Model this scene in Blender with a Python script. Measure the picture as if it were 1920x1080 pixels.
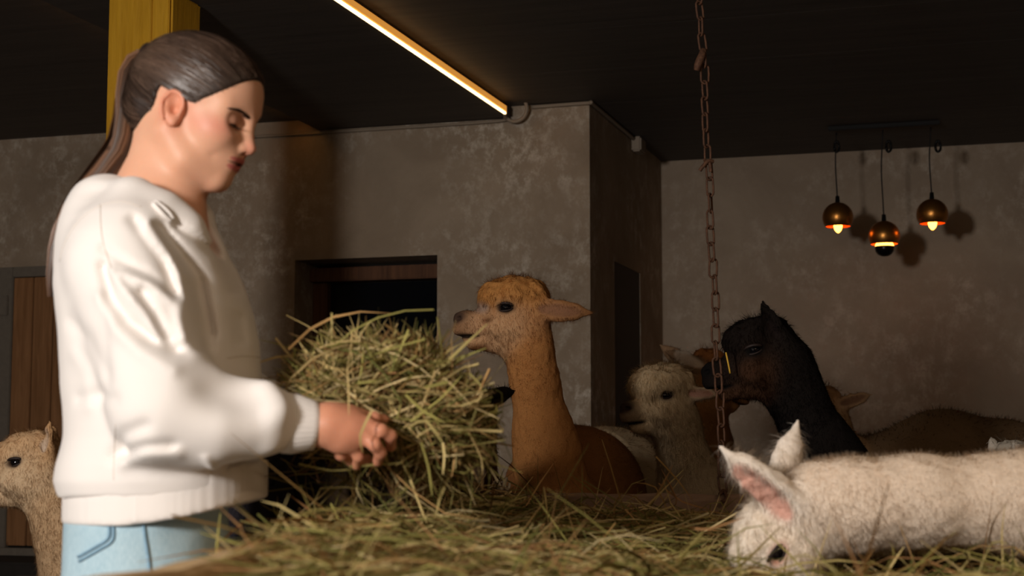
import bpy, bmesh, math, random
import numpy as np
from mathutils import Matrix, Vector

for _o in list(bpy.data.objects):
    bpy.data.objects.remove(_o, do_unlink=True)
SC = bpy.context.scene
COL = SC.collection
rng = np.random.default_rng(11)
random.seed(5)

# ------------------------------------------------------------------ camera
FPX = 3023.0                        # focal length in pixels of the 1920 frame
YAW, TILT = math.radians(17.05), math.radians(5.85)
CAM_Z = 1.05
cam_data = bpy.data.cameras.new('camera')
cam = bpy.data.objects.new('camera', cam_data)
COL.objects.link(cam)
cam.location = (0, 0, CAM_Z)
cam.rotation_euler = (math.pi / 2 + TILT, 0, YAW)
cam_data.sensor_width = 36.0
cam_data.lens = FPX / 1920 * 36
cam_data.dof.use_dof = True
cam_data.dof.focus_distance = 4.4
cam_data.dof.aperture_fstop = 5.6
cam_data.clip_start = 0.05
SC.camera = cam

# ------------------------------------------------------------------ world, exposure, key light
world = bpy.data.worlds.new('night')
SC.world = world
world.use_nodes = True
world.node_tree.nodes['Background'].inputs[0].default_value = (0.010, 0.012, 0.02, 1)
world.node_tree.nodes['Background'].inputs[1].default_value = 1.0
SC.view_settings.view_transform = 'Standard'
SC.view_settings.look = 'None'
SC.view_settings.gamma = 1.0
SC.view_settings.exposure = 0.0
SC.view_settings.use_curve_mapping = False

CY, SY = math.cos(YAW), math.sin(YAW)
def V2W(v):
    """view-aligned metres (right, forward, up; camera foot at 0,0) -> world"""
    a, b, c = v
    return Vector((CY * a - SY * b, SY * a + CY * b, c))

KEY_POS = (-1.82, -0.45, 1.70)
kd = bpy.data.lights.new('flood_lamp', 'AREA')
kd.shape = 'DISK'; kd.size = 0.42; kd.energy = 106; kd.color = (1.0, 0.94, 0.885)
key = bpy.data.objects.new('flood_lamp', kd)
COL.objects.link(key)
key.location = V2W(KEY_POS)
key.rotation_euler = (V2W((0.1, 4.6, 1.45)) - key.location).to_track_quat('-Z', 'Y').to_euler()

# ------------------------------------------------------------------ pixel -> metres helpers (1920 x 1080 frame)
CT, ST = math.cos(TILT), math.sin(TILT)
def Q(px, py, b):
    """view-aligned metres of the point seen at a pixel, b metres in front of the camera"""
    v = (540.0 - py) / FPX
    d = b / (CT - v * ST)
    return np.array([(px - 960.0) / FPX * d, b, CAM_Z + d * (ST + v * CT)])
def ray(px, py):
    q = Q(px, py, 1.0); w = V2W((q[0], q[1], q[2] - CAM_Z))
    return w
def onZ(px, py, z):
    r = ray(px, py); t = (z - CAM_Z) / r.z
    return Vector((0, 0, CAM_Z)) + r * t
def onY(px, py, y):
    r = ray(px, py); t = y / r.y
    return Vector((0, 0, CAM_Z)) + r * t
def onX(px, py, x):
    r = ray(px, py); t = x / r.x
    return Vector((0, 0, CAM_Z)) + r * t

def srgb(r, g, b):
    f = lambda c: (c / 255 / 12.92) if c <= 10 else ((c / 255 + 0.055) / 1.055) ** 2.4
    return (f(r), f(g), f(b))

# ------------------------------------------------------------------ materials
class Nt:
    def __init__(s, name):
        s.m = bpy.data.materials.new(name); s.m.use_nodes = True
        s.t = s.m.node_tree; s.b = s.t.nodes['Principled BSDF']
    def n(s, kind, **kw):
        x = s.t.nodes.new(kind)
        for k, v in kw.items():
            if k in x.inputs: x.inputs[k].default_value = v
            else: setattr(x, k, v)
        return x
    def l(s, a, b): s.t.links.new(a, b)
    def ramp(s, fac, stops):
        r = s.n('ShaderNodeValToRGB'); e = r.color_ramp.elements
        while len(e) < len(stops): e.new(0.5)
        for el, (p, c) in zip(e, stops): el.position = p; el.color = (*c, 1)
        s.l(fac, r.inputs[0]); return r.outputs[0]
    def noise(s, scale, detail=4, rough=0.55, stretch=None, dist=0.0):
        tc = s.n('ShaderNodeTexCoord'); mp = s.n('ShaderNodeMapping')
        s.l(tc.outputs['Object'], mp.inputs[0])
        if stretch: mp.inputs['Scale'].default_value = stretch
        nz = s.n('ShaderNodeTexNoise'); nz.inputs['Scale'].default_value = scale
        nz.inputs['Detail'].default_value = detail; nz.inputs['Roughness'].default_value = rough
        nz.inputs['Distortion'].default_value = dist
        s.l(mp.outputs[0], nz.inputs['Vector']); return nz.outputs['Fac']
    def bump(s, h, strength, dist=0.01):
        b = s.n('ShaderNodeBump'); b.inputs['Strength'].default_value = strength
        b.inputs['Distance'].default_value = dist
        s.l(h, b.inputs['Height'])
        s.l(b.outputs[0], s.b.inputs['Normal']); return b
    def mix(s, fac, a, b, mode='MIX'):
        x = s.n('ShaderNodeMix'); x.data_type = 'RGBA'; x.blend_type = mode
        if isinstance(fac, (int, float)): x.inputs[0].default_value = fac
        else: s.l(fac, x.inputs[0])
        for i, v in ((6, a), (7, b)):
            if isinstance(v, tuple): x.inputs[i].default_value = (*v, 1)
            else: s.l(v, x.inputs[i])
        return x.outputs[2]

def plain(name, c, rough=0.6, metal=0.0, spec=0.3, var=0.0, scale=30, bump=0.0, stretch=None):
    t = Nt(name); B = t.b
    B.inputs['Roughness'].default_value = rough; B.inputs['Metallic'].default_value = metal
    B.inputs['Specular IOR Level'].default_value = spec
    if var or bump:
        nz = t.noise(scale, 5, 0.6, stretch)
        c0 = tuple(x * (1 - var) for x in c); c1 = tuple(min(1, x * (1 + var)) for x in c)
        t.l(t.ramp(nz, [(0.3, c0), (0.7, c1)]), B.inputs['Base Color'])
        if bump: t.bump(nz, bump)
    else:
        B.inputs['Base Color'].default_value = (*c, 1)
    return t.m

def emis(name, c, strength):
    t = Nt(name)
    t.b.inputs['Base Color'].default_value = (*c, 1)
    t.b.inputs['Emission Color'].default_value = (*c, 1)
    t.b.inputs['Emission Strength'].default_value = strength
    return t.m

def attr_mat(name, rough=0.85, spec=0.15, bump=0.0, scale=200, var=0.0, sss=0.0, sheen=0.0, stretch=None):
    """colour from the mesh's own 'Col' attribute (coat, skin and straw colours)"""
    t = Nt(name); B = t.b
    at = t.n('ShaderNodeAttribute'); at.attribute_name = 'Col'
    c = at.outputs['Color']
    B.inputs['Roughness'].default_value = rough; B.inputs['Specular IOR Level'].default_value = spec
    if var or bump:
        nz = t.noise(scale, 5, 0.6, stretch)
        if var:
            g0 = (1 - var,) * 3; g1 = (1 + var,) * 3
            c = t.mix(1.0, c, t.ramp(nz, [(0.3, g0), (0.7, g1)]), 'MULTIPLY')
        if bump: t.bump(nz, bump, 0.004)
    t.l(c, B.inputs['Base Color'])
    if sss:
        B.inputs['Subsurface Weight'].default_value = sss
        B.inputs['Subsurface Radius'].default_value = (0.012, 0.005, 0.003)
        B.inputs['Subsurface Scale'].default_value = 0.6
    if sheen:
        B.inputs['Sheen Weight'].default_value = sheen; B.inputs['Sheen Roughness'].default_value = 0.5
    return t.m

def strand_mat(name, trans):
    t = Nt(name); at = t.n('ShaderNodeAttribute'); at.attribute_name = 'Col'
    d = t.n('ShaderNodeBsdfDiffuse'); tr = t.n('ShaderNodeBsdfTranslucent'); mx = t.n('ShaderNodeMixShader')
    mx.inputs[0].default_value = trans
    t.l(at.outputs['Color'], d.inputs['Color']); t.l(at.outputs['Color'], tr.inputs['Color'])
    t.l(d.outputs[0], mx.inputs[1]); t.l(tr.outputs[0], mx.inputs[2])
    t.l(mx.outputs[0], t.t.nodes['Material Output'].inputs['Surface']); t.t.nodes.remove(t.b)
    return t.m

# ------------------------------------------------------------------ objects
def tag(o, label=None, cat=None, group=None, kind=None):
    if label: o['label'] = label
    if cat: o['category'] = cat
    if group: o['group'] = group
    if kind: o['kind'] = kind
    return o
def link(name, data, parent=None, loc=None, rotz=None):
    o = bpy.data.objects.new(name, data); COL.objects.link(o)
    if parent: o.parent = parent
    if loc is not None: o.location = loc
    if rotz is not None: o.rotation_euler = (0, 0, rotz)
    return o
def empty(name, loc=(0, 0, 0), rotz=0.0):
    o = link(name, None, None, loc, rotz); o.empty_display_size = 0.1; return o
def view_empty(name, origin):
    """an Empty whose local axes are right / away / up as the photographer saw them"""
    return empty(name, V2W(origin), YAW)

def mesh_np(name, V, F, mat, parent=None, smooth=True, col=None, nrm=None):
    """V (n,3); F list of index arrays, each (m,k) with constant k"""
    me = bpy.data.meshes.new(name)
    V = np.ascontiguousarray(V, np.float32)
    me.vertices.add(len(V)); me.vertices.foreach_set('co', V.ravel())
    if not isinstance(F, list): F = [F]
    F = [f for f in F if len(f)]
    idx = np.concatenate([f.ravel() for f in F]).astype(np.int32)
    tot = np.concatenate([np.full(len(f), f.shape[1], np.int32) for f in F])
    st = np.concatenate([[0], np.cumsum(tot)[:-1]]).astype(np.int32)
    me.loops.add(len(idx)); me.loops.foreach_set('vertex_index', idx)
    me.polygons.add(len(tot)); me.polygons.foreach_set('loop_start', st); me.polygons.foreach_set('loop_total', tot)
    me.polygons.foreach_set('use_smooth', np.full(len(tot), smooth, bool))
    if col is not None:
        a = me.color_attributes.new('Col', 'FLOAT_COLOR', 'POINT')
        c = np.ones((len(V), 4), np.float32); c[:, :3] = col
        a.data.foreach_set('color', c.ravel())
    me.update(calc_edges=True)
    if nrm is not None:
        me.normals_split_custom_set_from_vertices(np.ascontiguousarray(nrm, np.float32))
    if mat: me.materials.append(mat)
    return link(name, me, parent)

def box_vf(lo, hi):
    x0, y0, z0 = lo; x1, y1, z1 = hi
    V = [(x0,y0,z0),(x1,y0,z0),(x1,y1,z0),(x0,y1,z0),(x0,y0,z1),(x1,y0,z1),(x1,y1,z1),(x0,y1,z1)]
    F = [(0,3,2,1),(4,5,6,7),(0,1,5,4),(1,2,6,5),(2,3,7,6),(3,0,4,7)]
    return V, F
def boxes(name, bl, mat, parent=None, bevel=0.0, kind=None, seg=2):
    V, F = [], []
    for lo, hi in bl:
        v, f = box_vf(lo, hi); n = len(V)
        V += v; F += [tuple(i + n for i in q) for q in f]
    me = bpy.data.meshes.new(name); me.from_pydata(V, [], F); me.update()
    if bevel:
        bm = bmesh.new(); bm.from_mesh(me)
        bmesh.ops.bevel(bm, geom=bm.edges[:], offset=bevel, segments=seg, affect='EDGES', clamp_overlap=True)
        bm.to_mesh(me); bm.free()
        for p in me.polygons: p.use_smooth = False
    me.materials.append(mat)
    o = link(name, me, parent)
    if kind: o['kind'] = kind
    return o

def tube_vf(path, rad, n=8, cap=True):
    P = np.asarray(path, float); m = len(P)
    R = np.full(m, rad) if np.isscalar(rad) else np.asarray(rad, float)
    T = np.gradient(P, axis=0); T /= np.linalg.norm(T, axis=1)[:, None] + 1e-9
    up = np.array([0, 0, 1.0]) if abs(T[0][2]) < 0.9 else np.array([1.0, 0, 0])
    N = []; u = np.cross(T[0], up); u /= np.linalg.norm(u)
    for t in T:
        u = u - t * u.dot(t); u /= np.linalg.norm(u) + 1e-9; N.append(u.copy())
    N = np.array(N); B = np.cross(T, N)
    an = np.arange(n) * 2 * math.pi / n
    V = P[:, None] + R[:, None, None] * (np.cos(an)[None, :, None] * N[:, None] + np.sin(an)[None, :, None] * B[:, None])
    V = V.reshape(-1, 3)
    i = np.arange(m - 1)[:, None] * n; j = np.arange(n)[None]; j2 = (j + 1) % n
    F = np.stack([i + j, i + j2, i + n + j2, i + n + j], -1).reshape(-1, 4)
    Fl = [F]
    if cap: Fl.append(np.array([np.arange(n)[::-1], (m - 1) * n + np.arange(n)]))
    return V, Fl
def tube(name, path, rad, mat, parent=None, n=8, col=None):
    V, F = tube_vf(path, rad, n)
    return mesh_np(name, V, F, mat, parent, True, None if col is None else np.tile(col, (len(V), 1)))
def lathe(name, prof, mat, parent=None, n=28, center=(0, 0, 0)):
    pr = np.array(prof, float); m = len(pr); an = np.arange(n) * 2 * math.pi / n
    V = np.stack([pr[:, 0, None] * np.cos(an), pr[:, 0, None] * np.sin(an), np.repeat(pr[:, 1, None], n, 1)], -1).reshape(-1, 3) + np.array(center)
    i = np.arange(m - 1)[:, None] * n; j = np.arange(n)[None]; j2 = (j + 1) % n
    F = np.stack([i + j, i + j2, i + n + j2, i + n + j], -1).reshape(-1, 4)
    return mesh_np(name, V, F, mat, parent)
def spline(pts, n):
    """Catmull-Rom through the points"""
    P = np.asarray(pts, float); P = np.vstack([2 * P[0] - P[1], P, 2 * P[-1] - P[-2]])
    out = []; k = len(P) - 3
    for t in np.linspace(0, k, n):
        i = min(int(t), k - 1); u = t - i; a, b, c, d = P[i:i + 4]
        out.append(0.5 * (2 * b + (c - a) * u + (2 * a - 5 * b + 4 * c - d) * u ** 2 + (3 * b - a - 3 * c + d) * u ** 3))
    return np.array(out)

# ------------------------------------------------------------------ noise
def _h(ix, iy, iz, seed):
    h = (ix * 374761393 + iy * 668265263 + iz * 2147483647 + seed * 1274126177) & 0xFFFFFFFF
    h = ((h ^ (h >> 13)) * 1274126177) & 0xFFFFFFFF
    return ((h ^ (h >> 16)) & 0xFFFF).astype(np.float32) / 32768.0 - 1.0
def vnoise(P, freq, seed=0):
    q = P * freq; i = np.floor(q).astype(np.int64); f = (q - i).astype(np.float32); f = f * f * (3 - 2 * f)
    r = 0
    for dx in (0, 1):
        for dy in (0, 1):
            for dz in (0, 1):
                w = (f[:, 0] if dx else 1 - f[:, 0]) * (f[:, 1] if dy else 1 - f[:, 1]) * (f[:, 2] if dz else 1 - f[:, 2])
                r = r + w * _h(i[:, 0] + dx, i[:, 1] + dy, i[:, 2] + dz, seed)
    return r

# ------------------------------------------------------------------ smooth-union solids -> one continuous mesh
def rot(yaw=0, pitch=0, roll=0):
    """columns: forward, left, up. yaw about up, pitch>0 = nose down, roll>0 = leaning to its right"""
    return np.array(Matrix.Rotation(yaw, 3, 'Z') @ Matrix.Rotation(pitch, 3, 'Y') @ Matrix.Rotation(roll, 3, 'X'))
class Frame:
    def __init__(s, t=(0, 0, 0), R=None, s_=1.0):
        s.t = np.array(t, float); s.R = np.eye(3) if R is None else R; s.s = s_
    def pt(s, p): return s.t + s.R @ (np.array(p, float) * s.s)
    def dr(s, p): return s.R @ np.array(p, float)
ID = Frame()
class Solid:
    def __init__(s): s.p = []; s.disp = []
    def _add(s, fn, lo, hi, fr, k, op, col, fur):
        c = np.array([fr.pt((x, y, z)) for x in (lo[0], hi[0]) for y in (lo[1], hi[1]) for z in (lo[2], hi[2])])
        def g(X, Y, Z):
            if fr is ID: return fn(X, Y, Z)
            dx, dy, dz = X - fr.t[0], Y - fr.t[1], Z - fr.t[2]; R = fr.R / fr.s
            return fr.s * fn(dx * R[0, 0] + dy * R[1, 0] + dz * R[2, 0], dx * R[0, 1] + dy * R[1, 1] + dz * R[2, 1],
                             dx * R[0, 2] + dy * R[1, 2] + dz * R[2, 2])
        s.p.append(dict(fn=g, lo=c.min(0), hi=c.max(0), k=max(k, 1e-4), op=op, col=col, fur=fur))
    def ell(s, c, r, k=0.02, op='u', col=None, fur=None, fr=ID, R=None):
        c = np.array(c, float); r = np.array(r, float)
        if R is not None:
            f2 = Frame(fr.pt(c), fr.R @ R, fr.s)
            return s.ell((0, 0, 0), r, k, op, col, fur, f2)
        def fn(X, Y, Z):
            x, y, z = X - c[0], Y - c[1], Z - c[2]
            k0 = np.sqrt((x / r[0]) ** 2 + (y / r[1]) ** 2 + (z / r[2]) ** 2)
            k1 = np.sqrt((x / r[0] ** 2) ** 2 + (y / r[1] ** 2) ** 2 + (z / r[2] ** 2) ** 2) + 1e-6
            return k0 * (k0 - 1) / k1
        s._add(fn, c - r, c + r, fr, k, op, col, fur)
    def cone(s, p, q, r1, r2, k=0.02, op='u', col=None, fur=None, fr=ID, sq=(1, 1, 1)):
        p = np.array(p, float); q = np.array(q, float); w = np.array(sq, float)
        d = (q - p) / w; L = d.dot(d) + 1e-9; mw = w.min()
        def fn(X, Y, Z):
            x, y, z = (X - p[0]) / w[0], (Y - p[1]) / w[1], (Z - p[2]) / w[2]
            t = np.clip((x * d[0] + y * d[1] + z * d[2]) / L, 0, 1)
            return (np.sqrt((x - t * d[0]) ** 2 + (y - t * d[1]) ** 2 + (z - t * d[2]) ** 2) - (r1 + (r2 - r1) * t)) * mw
        m = max(r1, r2) * w
        s._add(fn, np.minimum(p, q) - m, np.maximum(p, q) + m, fr, k, op, col, fur)
    def chain(s, pts, rads, **kw):
        for i in range(len(pts) - 1): s.cone(pts[i], pts[i + 1], rads[i], rads[i + 1], **kw)
    def loft(s, sec, k=0.02, op='u', col=None, fur=None, fr=ID, e=2.0):
        """sec rows: z, centre x, half x, centre y, half y (z ascending)"""
        S = np.array(sec, float)
        def fn(X, Y, Z):
            cx, hx, cy, hy = (np.interp(Z, S[:, 0], S[:, i]).astype(np.float32) for i in (1, 2, 3, 4))
            q = (np.abs((X - cx) / hx) ** e + np.abs((Y - cy) / hy) ** e) ** (1 / e)
            d = (q - 1) * np.minimum(hx, hy)
            return np.maximum(d, np.maximum(S[0, 0] - Z, Z - S[-1, 0]))
        lo = ((S[:, 1] - S[:, 2]).min(), (S[:, 3] - S[:, 4]).min(), S[0, 0]); hi = ((S[:, 1] + S[:, 2]).max(), (S[:, 3] + S[:, 4]).max(), S[-1, 0])
        s._add(fn, lo, hi, fr, k, op, col, fur)
    def custom(s, fn, lo, hi, k=0.01, op='u', col=None, fur=None, fr=ID):
        s._add(fn, lo, hi, fr, k, op, col, fur)
    def mesh(s, h, fine=((), (), ()), pad=0.03, smooth=1, clip=None):
        U = [p for p in s.p if p['op'] == 'u']
        lo = np.min([p['lo'] for p in U], 0) - pad; hi = np.max([p['hi'] for p in U], 0) + pad
        ax = []
        for i in range(3):
            c = [lo[i]]
            while c[-1] < hi[i]:
                st = h
                for (a, b, hf) in fine[i]:
                    if a <= c[-1] < b: st = hf
                c.append(c[-1] + st)
            ax.append(np.array(c, np.float32))
        xs, ys, zs = ax
        f = np.full((len(xs), len(ys), len(zs)), 0.5, np.float32)
        for p in s.p:
            if p['op'] == 'p': continue
            k = p['k']; m = k + 2 * h + 0.004
            sl = []
            for i in range(3):
                a = max(0, np.searchsorted(ax[i], p['lo'][i] - m) - 1); b = min(len(ax[i]), np.searchsorted(ax[i], p['hi'][i] + m) + 1)
                sl.append(slice(a, b))
            if any(q.stop <= q.start for q in sl): continue
            g = f[tuple(sl)]
            d = p['fn'](xs[sl[0]][:, None, None], ys[sl[1]][None, :, None], zs[sl[2]][None, None, :]).astype(np.float32)
            if p['op'] == 'u':
                hh = np.maximum(k - np.abs(g - d), 0) / k; f[tuple(sl)] = np.minimum(g, d) - hh * hh * k * 0.25
            elif p['op'] == 's':
                d = -d; hh = np.maximum(k - np.abs(g - d), 0) / k; f[tuple(sl)] = np.maximum(g, d) + hh * hh * k * 0.25
        if s.disp:
            I = np.nonzero(np.abs(f) < 0.05)
            P = np.stack([xs[I[0]], ys[I[1]], zs[I[2]]], 1)
            for d in s.disp: f[I] += d(P)
        f[0] = f[-1] = 0.5; f[:, 0] = f[:, -1] = 0.5; f[:, :, 0] = f[:, :, -1] = 0.5
        V, F = surface_nets(f, xs, ys, zs)
        for _ in range(smooth): V = relax(V, F)
        s.V, s.F = V, F
        return V, F
    def colours(s, V, base, soft=0.008, basefur=0.0):
        X, Y, Z = V[:, 0], V[:, 1], V[:, 2]
        W = np.full(len(V), 1e-6); C = np.tile(np.array(base, float), (len(V), 1)) * 1e-6; L = W * basefur
        for p in s.p:
            if p['op'] != 'u': continue
            w = np.exp(-np.clip(p['fn'](X, Y, Z) + 0.004, 0, 1) / soft)
            W += w; C += w[:, None] * np.array(p['col'] if p['col'] is not None else base); L += w * (p['fur'] if p['fur'] is not None else basefur)
        C /= W[:, None]; L /= W
        for p in s.p:
            if p['op'] != 'p': continue
            w = np.clip(0.5 - p['fn'](X, Y, Z) / (2 * p['k']), 0, 1); w = w * w * (3 - 2 * w)
            if p['col'] is not None: C = C * (1 - w[:, None]) + w[:, None] * np.array(p['col'])
            if p['fur'] is not None: L = L * (1 - w) + w * p['fur']
        return C, L

def surface_nets(f, xs, ys, zs):
    s = f < 0
    nx, ny, nz = f.shape
    sub = lambda A, i, j, k: A[i:nx - 1 + i, j:ny - 1 + j, k:nz - 1 + k]
    cnt = np.zeros((nx - 1, ny - 1, nz - 1), np.int8)
    for i in (0, 1):
        for j in (0, 1):
            for k in (0, 1): cnt += sub(s, i, j, k)
    act = (cnt > 0) & (cnt < 8)
    I, J, K = np.nonzero(act)
    idx = np.full(act.shape, -1, np.int64); idx[I, J, K] = np.arange(len(I))
    cs = [(i, j, k) for i in (0, 1) for j in (0, 1) for k in (0, 1)]
    val = {c: f[I + c[0], J + c[1], K + c[2]] for c in cs}
    acc = np.zeros((len(I), 3)); n = np.zeros(len(I))
    for a in cs:
        for ax in range(3):
            if a[ax]: continue
            b = list(a); b[ax] = 1; b = tuple(b)
            va, vb = val[a], val[b]; m = (va < 0) != (vb < 0)
            t = np.where(m, va / np.where(m, va - vb, 1), 0)
            p = np.tile(np.array(a, float), (len(I), 1)); p[:, ax] += t
            acc += p * m[:, None]; n += m
    acc /= n[:, None]
    V = np.stack([xs[I] + acc[:, 0] * (xs[I + 1] - xs[I]), ys[J] + acc[:, 1] * (ys[J + 1] - ys[J]), zs[K] + acc[:, 2] * (zs[K + 1] - zs[K])], 1)
    Fs = []
    for ax in range(3):
        A = [slice(None)] * 3; B = [slice(None)] * 3
        A[ax] = slice(0, -1); B[ax] = slice(1, None)
        d = s[tuple(A)] != s[tuple(B)]
        o = [i for i in range(3) if i != ax]
        E = list(np.nonzero(d))
        ok = (E[o[0]] > 0) & (E[o[1]] > 0) & (E[o[0]] < f.shape[o[0]] - 1) & (E[o[1]] < f.shape[o[1]] - 1)
        E = [e[ok] for e in E]
        ins = s[tuple(E)]
        def cell(u, v):
            c = [e.copy() for e in E]; c[o[0]] -= u; c[o[1]] -= v
            return idx[tuple(c)]
        q = np.stack([cell(1, 1), cell(0, 1), cell(0, 0), cell(1, 0)], 1)
        flip = ins if ax != 1 else ~ins
        q[~flip] = q[~flip][:, ::-1]
        Fs.append(q)
    F = np.concatenate(Fs)
    return V, F[(F >= 0).all(1)]
def relax(V, F, lam=0.6):
    e = np.concatenate([F[:, [0, 1]], F[:, [1, 2]], F[:, [2, 3]], F[:, [3, 0]]])
    n = len(V); deg = np.bincount(e[:, 0], minlength=n) + np.bincount(e[:, 1], minlength=n) + 1e-9
    A = np.stack([np.bincount(e[:, 0], V[e[:, 1], i], n) + np.bincount(e[:, 1], V[e[:, 0], i], n) for i in range(3)], 1) / deg[:, None]
    return V * (1 - lam) + A * lam
def normals(V, F):
    d = np.cross(V[F[:, 2]] - V[F[:, 0]], V[F[:, 3]] - V[F[:, 1]])
    N = np.stack([sum(np.bincount(F[:, k], d[:, i], len(V)) for k in range(4)) for i in range(3)], 1)
    return N / (np.linalg.norm(N, axis=1)[:, None] + 1e-12)

# ------------------------------------------------------------------ strands as thin tapered ribbons
def ribbons(name, P, w, mat, parent, col, nrm=None, side=None, taper=True):
    """P (n,s,3) centre lines, w (n,) widths, col (n,3) or (n,s,3)"""
    n, sg, _ = P.shape
    T = np.gradient(P, axis=1)
    if side is None: side = rng.normal(size=(n, 1, 3))
    S = np.cross(T, side if side.ndim == 3 else side[:, None]); S /= np.linalg.norm(S, axis=2)[:, :, None] + 1e-9
    wt = np.linspace(1, 0.12, sg)[None] if taper else np.ones((1, sg))
    ww = (w[:, None] * wt)[:, :, None] * 0.5
    V = np.stack([P - S * ww, P + S * ww], 2).reshape(-1, 3)
    b = (np.arange(n) * sg * 2)[:, None] + (np.arange(sg - 1) * 2)[None]
    F = np.stack([b, b + 1, b + 3, b + 2], -1).reshape(-1, 4)
    c = np.repeat((col if col.ndim == 3 else np.repeat(col[:, None], sg, 1)).reshape(-1, 3), 2, 0)
    nn = None if nrm is None else np.repeat(np.repeat(nrm[:, None], sg, 1).reshape(-1, 3), 2, 0)
    return mesh_np(name, V, F, mat, parent, True, c, nn)

def sample_surface(V, F, n, weight):
    """weight per vertex; returns position, barycentric face pick"""
    A = np.linalg.norm(np.cross(V[F[:, 2]] - V[F[:, 0]], V[F[:, 3]] - V[F[:, 1]]), axis=1) * weight[F].mean(1)
    pr = A / A.sum(); fi = rng.choice(len(F), n, p=pr)
    u = rng.random((n, 1)); v = rng.random((n, 1))
    W = np.concatenate([(1 - u) * (1 - v), u * (1 - v), u * v, (1 - u) * v], 1)
    return F[fi], W
def bary(A, Fi, W): return (A[Fi] * (W[:, :, None] if A.ndim == 2 else W)).sum(1)

def grow_fur(name, V, F, C, L, n, mat, parent, width=0.0012, lie=0.55, comb=(0, 0, -1), curl=0.35, dens=None, bright=0.18, clump=0.012):
    N = normals(V, F)
    wgt = (L > 0.0015).astype(float) if dens is None else dens * (L > 0.0015)
    Fi, W = sample_surface(V, F, n, wgt)
    P = bary(V, Fi, W); Nn = bary(N, Fi, W); Nn /= np.linalg.norm(Nn, axis=1)[:, None]
    c = bary(C, Fi, W); l = bary(L, Fi, W) * rng.uniform(0.65, 1.3, n)
    cb = np.tile(np.array(comb, float), (n, 1))
    # clumped flow noise so that the locks wave together
    fl = np.stack([vnoise(P, 1 / clump, 3 + i) for i in range(3)], 1)
    t = cb - Nn * (cb * Nn).sum(1)[:, None]
    d0 = Nn * (1 - lie) + t * lie + fl * curl + rng.normal(size=(n, 3)) * 0.10
    d0 /= np.linalg.norm(d0, axis=1)[:, None]
    d1 = d0 + t * lie * 0.7 + np.stack([vnoise(P, 1.7 / clump, 13 + i) for i in range(3)], 1) * curl * 1.4
    d1 -= Nn * np.minimum((d1 * Nn).sum(1), 0)[:, None] * 1.0
    d1 /= np.linalg.norm(d1, axis=1)[:, None]
    p0 = P - Nn * 0.001; p1 = p0 + d0 * (l * 0.5)[:, None]; p2 = p1 + d1 * (l * 0.5)[:, None]
    v = 1 + bright * vnoise(P, 1 / clump, 29) + bright * 0.6 * rng.normal(size=n)
    cc = np.clip(c * v[:, None], 0.001, 0.95)
    nn = Nn * 0.8 + d0 * 0.35; nn /= np.linalg.norm(nn, axis=1)[:, None]
    sv = Nn + rng.normal(size=(n, 3)) * 0.30
    return ribbons(name, np.stack([p0, p1, p2], 1), np.full(n, width) * rng.uniform(0.7, 1.3, n), mat, parent, cc, nn, sv)
# ================================================================== THE ROOM
ZC = 2.60
corner = onZ(1105, 190, ZC); YW = corner.y; XC = corner.x
YR = onZ(1237, 303, ZC).y
sl = onY(600, 245, YW); sr = onY(958, 222, YW); ZS = (sl.z + sr.z) / 2; XS0, XS1 = sl.x, sr.x
XL, XR, YF = -6.2, 4.2, -4.0

def plaster(name, c0, c1, c2):
    t = Nt(name)
    big = t.noise(1.6, 6, 0.62, None, 0.6); fine = t.noise(16.0, 10, 0.78, (1, 1, 0.8), 0.1); grit = t.noise(160, 4, 0.7)
    base = t.ramp(big, [(0.30, c0), (0.68, c1)])
    m = t.ramp(fine, [(0.47, (0, 0, 0)), (0.64, (1, 1, 1))])
    mb = t.n('ShaderNodeMath', operation='MULTIPLY'); t.l(m, mb.inputs[0]); t.l(t.ramp(t.noise(2.6, 5, 0.6, None, 0.2), [(0.44, (0, 0, 0)), (0.66, (0.8, 0.8, 0.8))]), mb.inputs[1])
    col = t.mix(mb.outputs[0], base, c2)
    t.l(col, t.b.inputs['Base Color']); t.b.inputs['Roughness'].default_value = 0.92
    t.b.inputs['Specular IOR Level'].default_value = 0.15
    ad = t.n('ShaderNodeMath', operation='MULTIPLY_ADD'); t.l(grit, ad.inputs[0]); ad.inputs[1].default_value = 0.35; t.l(fine, ad.inputs[2])
    t.bump(ad.outputs[0], 0.55, 0.02)
    return t.m
M_plaster = plaster('plaster', srgb(142, 125, 106), srgb(176, 158, 138), srgb(226, 216, 202))
M_plaster2 = plaster('plaster_recess', srgb(156, 138, 120), srgb(178, 160, 140), srgb(206, 192, 176))
t = Nt('ceiling_board')
nz = t.noise(3.0, 6, 0.6, (0.5, 6, 1))
t.l(t.ramp(nz, [(0.3, srgb(62, 56, 52)), (0.7, srgb(80, 72, 66))]), t.b.inputs['Base Color'])
t.b.inputs['Roughness'].default_value = 0.7; t.bump(nz, 0.2, 0.01); M_ceil = t.m
M_floor = plain('earth_floor', srgb(70, 58, 46), 0.95, var=0.35, scale=6, bump=0.4)

def wallbox(name, lo, hi, mat=M_plaster, parent=None): return boxes(name, [(lo, hi)], mat, parent, kind=None if parent else 'structure')

wallbox('floor', (XL - 0.3, YF - 0.3, -0.2), (XR + 0.3, YR + 0.4, 0), M_floor)
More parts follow.
